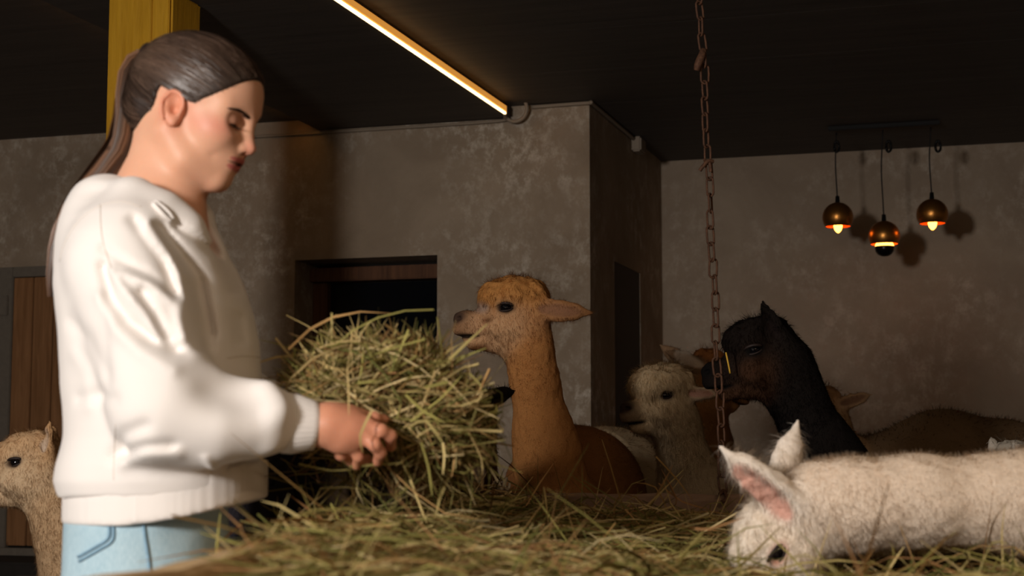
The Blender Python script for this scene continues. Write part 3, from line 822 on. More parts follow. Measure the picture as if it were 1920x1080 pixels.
# --- black one, right of the chain
PK = dict(face=A(34, 25, 20), cheek=A(64, 42, 28), top=A(26, 20, 17), nose=A(18, 16, 15), muzzle=A(22, 18, 16), eye=A(14, 12, 11),
          ear=A(24, 19, 16), earin=A(30, 22, 20), neck=A(22, 18, 16), body=A(22, 18, 16))
b3 = 4.15
alpaca('alpaca', 'black alpaca with raised head right of the chain, facing left', Q(1640, 900, 4.4)[:2],
       HF(1428, 668, b3, 186, 14, 0, 1.0),
       [K(1470, 690, b3, 50), K(1496, 750, b3 + .01, 47), K(1528, 820, b3 + .03, 52), K(1556, 880, b3 + .06, 62)],
       [K(1600, 1000, b3 + .12, 110), K(1700, 1010, b3 + .3, 122), K(1790, 1010, b3 + .5, 116)], True, PK, 50000, 0.011,
       ears=((1, (0.32, 0.12, 0.92)), (-1, (-0.05, -0.2, 0.95))), headh=0.0042, furw=0.0009, fur=dict(top=0.020, face=0.010, neck=0.008), bright=0.35, ear_s=0.9, lie=0.62)
# --- tan one far right against the wall, seen past the black neck
PG = dict(face=A(160, 124, 88), cheek=A(162, 128, 92), top=A(158, 118, 80), nose=A(90, 66, 50), muzzle=A(140, 110, 80), eye=A(50, 38, 30),
          ear=A(166, 132, 98), earin=A(120, 88, 66), neck=A(162, 126, 88), body=A(132, 106, 78))
b4 = 6.0
alpaca('alpaca', 'dull tan alpaca by the recessed wall, long back seen past the black neck', Q(1760, 900, 6.2)[:2],
       HF(1538, 772, b4, 196, 8, 0, 0.95),
       [K(1560, 800, b4, 30), K(1575, 842, b4 + .01, 30), K(1600, 880, b4 + .03, 40)],
       [K(1665, 905, b4 + .1, 92), K(1770, 890, b4 + .2, 112), K(1880, 905, b4 + .3, 108), K(1940, 920, b4 + .35, 96)], True, PG, 16000, 0.014,
       ears=((1, (-0.9, 0.3, 0.18)), (-1, (-0.85, -0.35, -0.1))), headh=0.0055, furw=0.0018, fur=dict(body=0.020))
# --- cream back between the brown one and the cream head
PI = dict(PC); PI['body'] = A(190, 166, 132)
b5 = 5.75
alpaca('alpaca', 'cream alpaca seen as a pale back behind the fawn alpaca', Q(1140, 900, 5.9)[:2],
       HF(1010, 960, b5 - .1, 200, 60, 0, 0.95),
       [K(1040, 930, b5 - .08, 38), K(1062, 905, b5 - .03, 46), K(1085, 900, b5, 56)],
       [K(1108, 905, b5 + .05, 96), K(1140, 915, b5 + .2, 104), K(1170, 935, b5 + .45, 100)], True, PI, 10000, 0.014, headh=0.007, furw=0.0018, fur=dict(body=0.022))
# --- white woolly head at the right edge, low behind the white neck
PH = dict(face=A(186, 176, 160), cheek=A(190, 180, 164), top=A(196, 186, 170), nose=A(70, 60, 54), muzzle=A(150, 138, 124), eye=A(50, 44, 38),
          ear=A(200, 190, 176), earin=A(200, 172, 158), neck=A(190, 180, 164), body=A(186, 176, 160))
b6 = 5.0
alpaca('alpaca', 'white woolly alpaca head low at the right edge of the picture', Q(2010, 900, 5.3)[:2],
       HF(1908, 885, b6, 30, 20, 0, 0.85),
       [K(1925, 940, b6 + .02, 38), K(1945, 985, b6 + .06, 44), K(1970, 1030, b6 + .15, 56)],
       [K(2010, 1080, b6 + .2, 86), K(2080, 1070, b6 + .35, 105), K(2150, 1075, b6 + .5, 100)], True, PH, 9000, 0.014,
       ears=((1, (-0.45, 0.2, 0.85)), (-1, (-0.8, -0.3, 0.5))), headh=0.0055, furw=0.0016, top=1.15, ear_s=0.7)
# --- cria at the left edge behind the woman
PA = dict(face=A(206, 176, 140), cheek=A(208, 180, 146), top=A(200, 164, 124), nose=A(70, 54, 46), muzzle=A(196, 170, 140), eye=A(70, 52, 40),
          ear=A(186, 146, 104), earin=A(196, 176, 156), neck=A(190, 158, 122), body=A(188, 156, 120))
b7 = 3.7
alpaca('alpaca', 'pale tan young alpaca at the left edge, behind the woman, facing left', Q(150, 900, 3.85)[:2],
       HF(58, 876, b7, 186, 12, 0, 0.80),
       [K(84, 905, b7, 30), K(104, 950, b7 + .01, 33), K(126, 1000, b7 + .03, 42)],
       [K(170, 1080, b7 + .1, 80), K(240, 1085, b7 + .15, 95), K(320, 1090, b7 + .2, 92)], True, PA, 36000, 0.011,
       ears=((1, (-0.30, 0.14, 0.93)), (-1, (-0.10, -0.30, 0.94))), headh=0.0040, furw=0.0009, fur=dict(top=0.013, face=0.008, neck=0.010), ear_s=0.72, lie=0.65)
# --- dark charcoal one with a white face, feeding under the armful of hay
PJ = dict(face=A(222, 212, 198), cheek=A(206, 194, 180), top=A(46, 42, 44), nose=A(70, 56, 50), muzzle=A(200, 188, 174), eye=A(40, 34, 32),
          ear=A(44, 40, 42), earin=A(60, 52, 52), neck=A(44, 41, 45), body=A(40, 38, 43))
b8 = 2.86
alpaca('alpaca', 'charcoal woolly alpaca with a white face, feeding below the armful of hay', Q(480, 900, 3.05)[:2],
       HF(698, 912, b8, -58, 62, 0, 0.78),
       [K(628, 890, b8 + .06, 62), K(560, 915, b8 + .12, 78), K(510, 950, b8 + .16, 92)],
       [K(450, 1040, b8 + .2, 140), K(385, 1050, b8 + .34, 150), K(320, 1060, b8 + .50, 140)], True, PJ, 26000, 0.012,
       ears=((1, (-0.6, 0.6, 0.3)), (-1, (-0.6, -0.6, 0.3))), headh=0.0040, furw=0.0012, fur=dict(neck=0.022, body=0.026, top=0.03),
       paint=(((0.03, 0.062, 0.022), (0.05, 0.028, 0.032), 0.012, A(44, 36, 34)), ((0.05, 0.0, 0.03), (0.10, 0.03, 0.05), 0.014, A(216, 206, 192), 0.008)), curl=0.7, bright=0.45)
# --- dark brown one behind the armful of hay, facing the camera
PN = dict(face=A(104, 68, 40), cheek=A(110, 72, 42), top=A(72, 46, 28), nose=A(120, 108, 96), muzzle=A(136, 124, 108), eye=A(34, 26, 20),
          ear=A(34, 27, 24), earin=A(50, 38, 30), neck=A(86, 56, 32), body=A(78, 50, 30))
b9 = 3.5
alpaca('alpaca', 'dark brown alpaca behind the armful of hay, black ear tips showing', Q(800, 900, 4.0)[:2],
       HF(858, 800, b9, -62, 48, 0, 0.95),
       [K(862, 800, b9 + .09, 58), K(855, 850, b9 + .18, 66), K(840, 900, b9 + .28, 76)],
       [K(820, 1000, b9 + .36, 116), K(780, 1000, b9 + .6, 126), K(740, 1000, b9 + .85, 122)], True, PN, 24000, 0.012,
       ears=((1, (-0.35, 0.92, 0.0)), (-1, (-0.6, -0.1, 0.75))), headh=0.0046, furw=0.0012, bright=0.35)
# --- the white one in front, neck stretched over the trough
PF = dict(face=A(240, 226, 208), cheek=A(240, 226, 208), top=A(242, 228, 210), nose=A(150, 120, 108), muzzle=A(226, 208, 190), eye=A(210, 160, 140),
          ear=A(242, 230, 216), earin=A(226, 176, 158), neck=A(234, 216, 196), body=A(232, 216, 198))
bf = 2.6
alpaca('alpaca', 'white alpaca in front, neck stretched over the trough, muzzle in the hay', (1.60, 2.72),
       HF(1462, 1018, bf, 196, 62, 0, 0.84),
       [K(1535, 945, bf, 66), K(1610, 948, bf, 76), K(1720, 940, bf + .01, 76), K(1850, 940, bf + .03, 74), K(1960, 945, bf + .05, 84)],
       [(np.array([1.34, 2.70, 0.84]), 0.16), (np.array([1.62, 2.74, 0.86]), 0.20), (np.array([1.95, 2.80, 0.86]), 0.20)], True, PF, 110000, 0.010,
       ears=((1, (-0.20, 0.0, 0.97)), (-1, (-0.97, -0.2, 0.08))), headh=0.0036, furw=0.0008, fur=dict(top=0.016, face=0.011, neck=0.009, ear=0.022), clump=0.014, bright=0.10, ear_s=1.4, top=0.80, curl=0.22, lie=0.6)
# ================================================================== THE WOMAN
BW = 2.40
WO = np.array([*Q(300, 900, BW)[:2], 0.0])
person = view_empty('person', WO)
tag(person, 'woman in an off-white hoodie and pale jeans holding an armful of hay, long ponytail', 'person')
def W(px, py, b=BW): return Q(px, py, b) - WO
SW = BW / FPX
Hd = Frame(W(357, 214, BW), rot(math.radians(-11), math.radians(16)), 1.0)
SKIN, SKIN2, LIP, BLUSH = srgb(224, 170, 140), srgb(208, 142, 112), srgb(184, 100, 92), srgb(218, 146, 122)

B = Solid(); u = dict(fr=Hd, col=SKIN)
B.ell((-0.004, 0, 0.038), (0.097, 0.072, 0.079), 0.02, **u)
B.ell((0.044, 0, 0.042), (0.053, 0.061, 0.050), 0.03, **u)
B.ell((0.040, 0, -0.018), (0.056, 0.058, 0.058), 0.03, **u)
B.ell((0.040, 0, -0.060), (0.046, 0.044, 0.036), 0.025, **u)
for sd in (1, -1):
    B.cone((-0.004, 0.054 * sd, -0.038), (0.030, 0.045 * sd, -0.072), 0.016, 0.015, 0.03, **u)
    B.cone((0.030, 0.045 * sd, -0.072), (0.070, 0.012 * sd, -0.087), 0.015, 0.013, 0.025, **u)
    B.cone((0.086, 0.010 * sd, 0.022), (0.070, 0.046 * sd, 0.021), 0.013, 0.012, 0.018, **u)            # brow
    B.ell((0.062, 0.036 * sd, -0.020), (0.026, 0.024, 0.024), 0.025, **u)                                # cheek
B.ell((0.0715, 0, -0.0825), (0.0165, 0.019, 0.0160), 0.014, **u)                                         # chin
B.ell((0.078, 0, -0.046), (0.020, 0.026, 0.022), 0.02, **u)                                              # mouth mound
for sd in (1, -1):
    B.ell((0.096, 0.030 * sd, 0.003), (0.014, 0.017, 0.010), 0.018, 's', fr=Hd)                          # eye socket
    B.ell((0.0765, 0.0305 * sd, 0.0025), (0.0135, 0.0150, 0.0130), 0.006, **u)                           # lid over the eyeball
    B.ell((0.094, 0.030 * sd, -0.0040), (0.016, 0.0125, 0.0011), 0.0025, 's', fr=Hd)                      # slit between the lids
B.cone((0.089, 0, 0.012), (0.1065, 0, -0.0265), 0.0078, 0.0085, 0.014, **u)                              # nose
B.ell((0.1065, 0, -0.0290), (0.0092, 0.0086, 0.0080), 0.006, **u)
for sd in (1, -1):
    B.ell((0.0965, 0.0112 * sd, -0.0320), (0.0092, 0.0056, 0.0062), 0.006, **u)
    B.ell((0.1020, 0.0058 * sd, -0.0388), (0.0052, 0.0030, 0.0036), 0.003, 's', fr=Hd)
B.ell((0.0910, 0, -0.0505), (0.0090, 0.0235, 0.0056), 0.005, **u)                                        # lips
B.ell((0.0875, 0, -0.0620), (0.0095, 0.0200, 0.0068), 0.005, **u)
for sd in (1, -1):
    B.cone((0.098, 0, -0.0560), (0.088, 0.017 * sd, -0.0545), 0.0024, 0.0020, 0.0025, 's', fr=Hd)
    B.cone((0.088, 0.017 * sd, -0.0545), (0.072, 0.0315 * sd, -0.0480), 0.0020, 0.0016, 0.003, 's', fr=Hd)
    B.cone((0.078, 0.026 * sd, -0.034), (0.066, 0.036 * sd, -0.050), 0.0022, 0.0030, 0.012, 's', fr=Hd)                         # smile fold
# ears
for sd in (1, -1):
    EF = Frame(Hd.pt((0.004, 0.068 * sd, -0.006)), Hd.R @ rot(math.radians(-16 * sd), math.radians(-8), math.radians(6 * sd)), 0.86)
    B.ell((0, 0.006 * sd, 0.0), (0.0175, 0.0075, 0.030), 0.006, fr=EF, col=SKIN2)
    an = np.linspace(-0.6, math.pi + 0.9, 13)
    hx = [(0.0165 * math.cos(a) - 0.001 - (0.003 if a > 2.6 else 0), 0.0125 * sd, 0.006 + 0.0225 * math.sin(a) * (1.0 if a < math.pi else 1.6)) for a in an]
    B.chain(hx, [0.0032] * 13, k=0.004, fr=EF, col=srgb(222, 150, 122))
    B.ell((0.001, 0.0160 * sd, 0.004), (0.0115, 0.0105, 0.0180), 0.004, 's', fr=EF)
    B.ell((0.003, 0.0070 * sd, -0.002), (0.0065, 0.0070, 0.0085), 0.004, 's', fr=EF)
    B.ell((0.0125, 0.0115 * sd, -0.004), (0.0035, 0.0030, 0.006), 0.004, fr=EF, col=SKIN2)
    B.ell((0.0015, 0.0095 * sd, -0.0235), (0.0075, 0.0045, 0.0085), 0.005, fr=EF, col=srgb(226, 160, 134))
# neck and trunk (under the clothes), hips, legs, feet
nk0 = Hd.pt((-0.022, 0, -0.030)); nk1 = W(292, 372, 2.405)
B.cone(nk0, nk1, 0.056, 0.054, 0.03, col=SKIN, sq=(1, 0.96, 1))
B.cone(Hd.pt((0.004, 0, -0.060)), W(315, 380, 2.405), 0.034, 0.046, 0.02, col=SKIN)
sh_r, sh_l = W(246, 478, 2.285), W(285, 475, 2.53)
el_r, el_l = W(300, 765, 2.185), W(420, 770, 2.62)
wr_r, wr_l = W(590, 798, 2.275), W(640, 788, 2.56)
B.cone(nk1, W(282, 440, 2.41), 0.056, 0.075, 0.04, col=SKIN)
B.cone(sh_r, sh_l, 0.045, 0.045, 0.05, col=SKIN)
B.chain([W(275, 480), W(285, 600), W(290, 760), W(280, 960)], [0.08, 0.085, 0.08, 0.085], k=0.06, col=SKIN, sq=(1, 1.3, 1))
for s_, e_, w_ in ((sh_r, el_r, wr_r), (sh_l, el_l, wr_l)):
    B.chain([s_, e_, w_], [0.042, 0.034, 0.0255], k=0.02, col=SKIN)
hip_r, hip_l = W(262, 1010, 2.345), W(290, 1010, 2.465)
for hp, dy in ((hip_r, -0.02), (hip_l, 0.02)):
    kn = np.array([hp[0] + 0.03, hp[1] + dy, 0.48]); an_ = np.array([hp[0] - 0.01, hp[1] + dy * 1.6, 0.085])
    B.chain([hp, kn, an_], [0.070, 0.055, 0.036], k=0.04, col=SKIN)
    B.cone(an_ + np.array([0.0, 0, -0.03]), an_ + np.array([0.15, -0.01, -0.05]), 0.035, 0.028, 0.03, col=SKIN)
# --- right hand: palm, four fingers, thumb, fingers hooked into the hay
def hand(P, flip, wr):
    """P: dict of pixel chains (px, py, b)"""
    B.chain([wr, W(*P['palm0'])], [0.0255, 0.027], k=0.02, col=SKIN2)
    for a in P['meta']: B.chain([W(*P['palm0'])] + [W(*q) for q in a], [0.022, 0.0135, 0.0112], k=0.018, col=SKIN2)
    for a, r in P['fingers']:
        B.chain([W(*q) for q in a], list(np.linspace(r, r * 0.80, len(a))), k=0.006, col=SKIN2)
hand(dict(palm0=(622, 797, 2.275),
          meta=[[(652, 781, 2.290), (676, 782, 2.296)], [(655, 795, 2.274), (690, 799, 2.278)], [(652, 812, 2.270), (682, 818, 2.272)], [(640, 826, 2.278), (662, 834, 2.282)]],
          fingers=[([(676, 780, 2.298), (702, 783, 2.306), (721, 786, 2.322)], 0.0088),
                   ([(690, 799, 2.276), (714, 807, 2.272), (732, 817, 2.284), (733, 838, 2.306)], 0.0098),
                   ([(682, 818, 2.270), (702, 834, 2.264), (713, 849, 2.276), (708, 866, 2.298)], 0.0094),
                   ([(662, 834, 2.282), (672, 856, 2.285), (668, 874, 2.305)], 0.0080),
                   ([(634, 818, 2.295), (640, 850, 2.315), (664, 866, 2.345), (690, 862, 2.365)], 0.0105)]), 1, wr_r)
hand(dict(palm0=(668, 795, 2.545),
          meta=[[(695, 791, 2.535), (716, 795, 2.525)], [(697, 801, 2.545), (720, 805, 2.540)], [(696, 811, 2.555), (716, 816, 2.555)], [(690, 819, 2.565), (706, 825, 2.570)]],
          fingers=[([(716, 795, 2.525), (738, 791, 2.510), (752, 779, 2.500)], 0.0088), ([(720, 805, 2.540), (744, 803, 2.525), (758, 791, 2.510)], 0.0090),
                   ([(716, 816, 2.555), (740, 817, 2.540), (754, 807, 2.525)], 0.0086), ([(706, 825, 2.570), (726, 829, 2.555), (738, 821, 2.540)], 0.0076),
                   ([(676, 785, 2.525), (694, 767, 2.495), (712, 757, 2.480)], 0.0100)]), 1, wr_l)
# colour of the skin itself
pp = lambda c, r, k, col: B.ell(c, r, k, 'p', col=col, fr=Hd)
pp((0.060, -0.050, -0.014), (0.030, 0.022, 0.017), 0.014, BLUSH); pp((0.060, 0.050, -0.014), (0.030, 0.022, 0.017), 0.014, BLUSH)
pp((0.107, 0, -0.029), (0.012, 0.012, 0.012), 0.010, srgb(222, 150, 126))
pp((0.0940, 0, -0.0500), (0.0140, 0.0270, 0.0050), 0.0018, LIP); pp((0.0900, 0, -0.0616), (0.0150, 0.0235, 0.0064), 0.0018, LIP)
pp((0.088, 0, -0.0555), (0.016, 0.026, 0.0022), 0.0010, srgb(70, 26, 24))
for sd in (1, -1):
    pp((0.086, 0.030 * sd, -0.0040), (0.012, 0.0145, 0.0016), 0.0009, srgb(40, 26, 22))
    pp((0.084, 0.031 * sd, 0.0060), (0.014, 0.017, 0.0085), 0.008, srgb(206, 148, 122))
x0, x1 = Hd.t - 0.14, Hd.t + 0.14
hn = W(670, 820, 2.29)
fx = ((Hd.t[0] - 0.12, Hd.t[0] + 0.13, 0.0022), (hn[0] - 0.07, hn[0] + 0.08, 0.0028))
fy = ((Hd.t[1] - 0.10, Hd.t[1] + 0.10, 0.0026), (hn[1] - 0.04, hn[1] + 0.09, 0.0030))
fz = ((Hd.t[2] - 0.14, Hd.t[2] + 0.14, 0.0022), (hn[2] - 0.07, hn[2] + 0.06, 0.0030))
V, F = B.mesh(0.014, (fx, fy, fz), smooth=1)
C, _ = B.colours(V, SKIN, 0.006)
M_skin = attr_mat('skin', 0.48, 0.35, 0.06, 900, 0.05, sss=0.25)
mesh_np('body', V, F, M_skin, person, True, C)

# --- brows, lashes, a sliver of eye
M_brow = attr_mat('brow_hair', 0.7, 0.2)
for sd in (1, -1):
    n = 300; t = rng.random(n)
    base = np.stack([0.0955 - 0.025 * t ** 1.5 + 0.003 * t, sd * (0.010 + 0.036 * t), 0.0125 + 0.0075 * np.sin(t * 2.2) - 0.004 * t], 1)
    base[:, 2] += rng.normal(0, 0.0012, n) * (1 - 0.5 * t); base[:, 0] += 0.0
    # push out to the skin
    d = np.array([Hd.pt(b) for b in base])
    dirs = np.stack([-0.5 * np.ones(n), sd * 0.85 * np.ones(n), 0.35 - 0.5 * t], 1) * 0.008
    dw = dirs @ Hd.R.T
    fwd = Hd.dr((0.8, 0.6 * sd, 0.2))
    from mathutils.bvhtree import BVHTree
    if sd == 1: bvh = BVHTree.FromPolygons([tuple(v) for v in V], [tuple(f) for f in F])
    P0 = []
    for q in d:
        hit = bvh.ray_cast(Vector(q + fwd * 0.03), Vector(-fwd)); P0.append(np.array(hit[0]) + fwd * 0.0006 if hit[0] else q)
    P0 = np.array(P0)
    ribbons('eyebrow', np.stack([P0, P0 + dw * 0.5 + fwd * 0.0004, P0 + dw], 1), np.full(n, 0.0007), M_brow, person, np.tile(np.array(srgb(58, 38, 28)), (n, 1)))
    n = 60; t = rng.uniform(-1, 1, n)
    q = np.stack([0.0885 - 0.0075 * t ** 2 - 0.001, sd * (0.0305 + 0.0125 * t), -0.0032 + 0.0004 * t], 1)
    P0 = np.array([Hd.pt(b) for b in q])
    dl = np.stack([np.full(n, 0.95), sd * (0.15 + 0.45 * t), np.full(n, -0.45)], 1) @ Hd.R.T * 0.0085
    dl2 = np.stack([np.full(n, 0.9), sd * (0.15 + 0.55 * t), np.full(n, 0.15)], 1) @ Hd.R.T * 0.004
    ribbons('eyelashes', np.stack([P0 - dl * 0.15, P0 + dl * 0.6, P0 + dl * 0.8 + dl2], 1), np.full(n, 0.0011), M_brow, person, np.tile(np.array(srgb(22, 15, 12)), (n, 1)))

# --- hair: combed cap + ponytail
HL_x = np.array([-0.12, -0.034, -0.028, -0.008, 0.024, 0.034, 0.050, 0.070, 0.082, 0.095, 0.12]); HL_z = np.array([-0.058, -0.046, 0.020, 0.032, 0.009, 0.011, 0.024, 0.041, 0.056, 0.075, 0.102])
Hc = Solid()
def cap_fn(X, Y, Z):
    def el(c, r):
        x, y, z = X - c[0], Y - c[1], Z - c[2]
        k0 = np.sqrt((x / r[0]) ** 2 + (y / r[1]) ** 2 + (z / r[2]) ** 2); k1 = np.sqrt((x / r[0] ** 2) ** 2 + (y / r[1] ** 2) ** 2 + (z / r[2] ** 2) ** 2) + 1e-6
        return k0 * (k0 - 1) / k1
    a = el((-0.004, 0, 0.038), (0.101, 0.0765, 0.0835)); b = el((0.044, 0, 0.042), (0.0555, 0.0635, 0.0535)); k = 0.03
    h = np.maximum(k - np.abs(a - b), 0) / k; d = np.minimum(a, b) - h * h * k * 0.25
    c_ = el((-0.06, 0, -0.005), (0.045, 0.055, 0.055)); h = np.maximum(k - np.abs(d - c_), 0) / k; d = np.minimum(d, c_) - h * h * k * 0.25
    hl = (Z - np.interp(X, HL_x, HL_z)) * 0.75
    return np.maximum(d, -hl)
Hc.custom(cap_fn, (-0.11, -0.08, -0.06), (0.105, 0.08, 0.125), 0.004, fr=Hd)
TIE = np.array([-0.088, 0, 0.066])
Hc.ell(TIE + np.array([0.006, 0, -0.002]), (0.024, 0.024, 0.024), 0.02, fr=Hd)
Vh, Fh = Hc.mesh(0.0035, smooth=2)
M_cap = Nt('hair_cap'); M_cap.b.inputs['Base Color'].default_value = (*srgb(44, 31, 24), 1); M_cap.b.inputs['Roughness'].default_value = 0.5; M_cap = M_cap.m
hair = mesh_np('hair', Vh, Fh, M_cap, person)
M_hair = attr_mat('hair_strand', 0.36, 0.5)
Nh = normals(Vh, Fh); n = 15000
qh = (Vh - Hd.t) @ Hd.R
def cap_d(X):
    c1 = ((X - [-0.004, 0, 0.038]) / [0.101, 0.0765, 0.0835]); c2 = ((X - [0.044, 0, 0.042]) / [0.0555, 0.0635, 0.0535]); c3 = ((X - [-0.06, 0, -0.005]) / [0.045, 0.055, 0.055])
    v = [((np.linalg.norm(c, axis=1)) - 1) * s_ for c, s_ in ((c1, .08), (c2, .058), (c3, .05))]
    return -np.log(sum(np.exp(-x / 0.006) for x in v)) * 0.006
outer = ((np.abs(cap_d(qh)) < 0.0045) & (qh[:, 2] > np.interp(qh[:, 0], HL_x, HL_z) + 0.001)).astype(float)
Fi, Wt = sample_surface(Vh, Fh, n, outer)
p = (bary(Vh, Fi, Wt) - Hd.t) @ Hd.R
sgm = 9; tt = np.linspace(0, 1, sgm)
cen = np.array([0.005, 0, 0.035])
a0 = p - cen; a1 = TIE - cen
r0 = np.linalg.norm(a0, axis=1); r1 = np.linalg.norm(a1)
# directions slerp around the head with a slight sag, kept just proud of the cap
P = np.zeros((n, sgm, 3)); seg = rng.uniform(0.35, 0.75, n)
for i, t_ in enumerate(tt):
    t2 = (t_ * seg)[:, None]
    d = a0 / r0[:, None] * (1 - t2) + (a1 / r1)[None] * t2
    d[:, 2] -= (t2 * (1 - t2))[:, 0] * 0.10
    P[:, i] = d
P /= np.linalg.norm(P, axis=2)[:, :, None]
Q_ = P.reshape(-1, 3)
# radius of the cap along each direction by bisection
lo = np.full(len(Q_), 0.03); hi = np.full(len(Q_), 0.16)
for _ in range(16):
    m = (lo + hi) / 2; X = cen + Q_ * m[:, None]
    f_ = cap_d(X); lo = np.where(f_ < 0, m, lo); hi = np.where(f_ < 0, hi, m)
rad = ((lo + hi) / 2).reshape(n, sgm) + rng.uniform(0.0016, 0.0042, n)[:, None]
P = cen + P * rad[:, :, None]
ph = np.arctan2(p[:, 1], p[:, 2]); 
lockv = vnoise(np.stack([ph * 9, p[:, 0] * 25, p[:, 2] * 25], 1), 1.0, 4)
P[:, :, 2] += (0.0012 * np.sin(tt[None] * 5 + lockv[:, None] * 3))
nn = P - cen; nn /= np.linalg.norm(nn, axis=2)[:, :, None]
PW = P @ Hd.R.T + Hd.t
hc0, hc1 = np.array(srgb(44, 33, 27)), np.array(srgb(98, 77, 64))
mx = np.clip(0.5 + 0.45 * lockv + rng.normal(0, 0.18, n), 0, 1)[:, None]
hcol = hc0 * (1 - mx) + hc1 * mx
o = ribbons('hair_strands', PW, rng.uniform(0.0005, 0.0010, n), M_hair, hair, hcol, None, nn[:, 0] @ Hd.R.T + rng.normal(size=(n, 3)) * 0.25, False)
o['kind'] = 'stuff'
# baby hairs / loose tufts along the hairline are left to the strands; the tail:
tail = spline([Hd.pt(TIE + np.array([0.012, 0, 0])), W(274, 112, 2.41), W(252, 126, 2.41), W(242, 165, 2.405), W(240, 225, 2.40), W(228, 285, 2.395), W(188, 336, 2.385), W(140, 384, 2.375), W(112, 440, 2.37), W(98, 500, 2.37), W(95, 556, 2.372)], 40)
rt = np.interp(np.linspace(0, 1, 40), np.linspace(0, 1, 11), np.array([13, 20, 24, 27, 29, 33, 27, 17, 13, 9, 4]) * SW)
Tt = Solid()
Tt.chain(list(tail[::2]), list(rt[::2] * 0.72), k=0.01)
Vt, Ft = Tt.mesh(0.006, smooth=2)
mesh_np('ponytail_core', Vt, Ft, M_cap, hair)
n = 7000; T = np.gradient(tail, axis=0); T /= np.linalg.norm(T, axis=1)[:, None]
N1 = np.cross(T, [0, 1, 0]); N1 /= np.linalg.norm(N1, axis=1)[:, None]; N2 = np.cross(T, N1)
an = rng.uniform(0, 2 * math.pi, n); rr = np.sqrt(rng.uniform(0.25, 1.0, n)); idx = np.linspace(0, 39, 16).astype(int)
tw = 0.5 * np.linspace(0, 1, 16)[None] + 0.35 * vnoise(np.stack([an * 3, rr, an], 1), 1.0, 8)[:, None] * np.linspace(0, 1, 16)[None]
wob = 1 + 0.22 * np.sin(np.linspace(0, 9, 16)[None] + an[:, None] * 3)
PT = tail[idx][None] + (rt[idx][None] * rr[:, None] * wob)[:, :, None] * (np.cos(an[:, None] + tw)[:, :, None] * N1[idx][None] + np.sin(an[:, None] + tw)[:, :, None] * N2[idx][None])
mx = np.clip(0.45 + 0.5 * np.sin(an * 7) * 0.6 + rng.normal(0, 0.2, n), 0, 1)[:, None]
tc = (hc0 * (1 - mx) + np.array(srgb(122, 84, 58)) * mx)
side = (np.cos(an)[:, None] * N1[20] + np.sin(an)[:, None] * N2[20]) + rng.normal(size=(n, 3)) * 0.3
o = ribbons('ponytail', PT, rng.uniform(0.0006, 0.0012, n), M_hair, hair, tc, None, side, False); o['kind'] = 'stuff'
tube('hair_tie', [Hd.pt(TIE + np.array([-0.008, 0.017 * math.cos(a), 0.002 + 0.017 * math.sin(a)])) for a in np.linspace(0, 2 * math.pi, 20)], 0.0055, plain('hair_tie', srgb(36, 26, 22), 0.7), hair, 8)

# --- hoodie
G = Solid()
def sec(py, x0, x1, hb, cb=2.405):
    q0, q1 = W(x0, py, cb), W(x1, py, cb); return (q0[2], (q0[0] + q1[0]) / 2, (q1[0] - q0[0]) / 2, cb - WO[1], hb)
prof = [sec(*r) for r in ((925, 124, 494, .180), (900, 117, 491, .186), (872, 118, 489, .186), (820, 127, 487, .182), (760, 130, 486, .182), (700, 129, 484, .184), (640, 122, 481, .187), (590, 117, 473, .190),
                          (540, 115, 457, .190), (500, 119, 438, .187), (460, 130, 411, .177), (425, 148, 388, .157), (398, 164, 366, .125), (380, 180, 348, .09))]
G.loft(prof, 0.02, e=2.2)
# shoulders + sleeves
G.cone(W(248, 452, 2.27), W(290, 445, 2.54), 0.058, 0.058, 0.06)
G.chain([W(234, 500, 2.262), W(262, 600, 2.235), W(290, 700, 2.215), W(312, 765, 2.205)], np.array([88, 88, 82, 84]) * SW, k=0.03)
G.chain([W(312, 765, 2.205), W(400, 786, 2.215), W(480, 790, 2.24), W(532, 793, 2.262)], np.array([84, 72, 58, 47]) * SW, k=0.03)
G.chain([W(305, 500, 2.555), W(370, 640, 2.60), W(430, 760, 2.62)], np.array([82, 78, 72]) * SW, k=0.03)
G.chain([W(430, 760, 2.62), W(540, 782, 2.60), W(612, 784, 2.57)], np.array([72, 60, 46]) * SW, k=0.03)
# folds rolled up near the cuff and crook of the elbow
G.chain([W(498, 735, 2.215), W(512, 770, 2.205), W(505, 830, 2.22)], np.array([12, 12, 10]) * SW, k=0.025)
# hood lying on the back and round the neck
G.chain([W(192, 378, 2.40), W(206, 374, 2.34), W(250, 378, 2.292), W(305, 400, 2.285), W(345, 432, 2.29), W(378, 478, 2.315)], np.array([30, 34, 34, 30, 24, 16]) * SW, k=0.03)
G.chain([W(192, 378, 2.40), W(214, 366, 2.47), W(275, 362, 2.515), W(335, 376, 2.51), W(372, 410, 2.47), W(398, 470, 2.41)], np.array([30, 33, 31, 28, 22, 15]) * SW, k=0.03)
G.ell(W(186, 428, 2.40), (0.052, 0.105, 0.066), 0.04)
# scoop in the crook of the elbow
G.ell(W(446, 728, 2.155), (58 * SW, 0.045, 34 * SW), 0.045, 's')
# neck opening
G.cone(W(300, 330, 2.405), W(318, 402, 2.402), 0.064, 0.058, 0.012, 's', sq=(1, 1.0, 1))
G.cone(W(330, 380, 2.40), W(392, 468, 2.385), 0.040, 0.014, 0.012, 's')
G.cone(W(532, 793, 2.262), W(640, 800, 2.28), 0.026, 0.026, 0.004, 's')
G.cone(W(600, 783, 2.572), W(700, 795, 2.55), 0.026, 0.026, 0.004, 's')
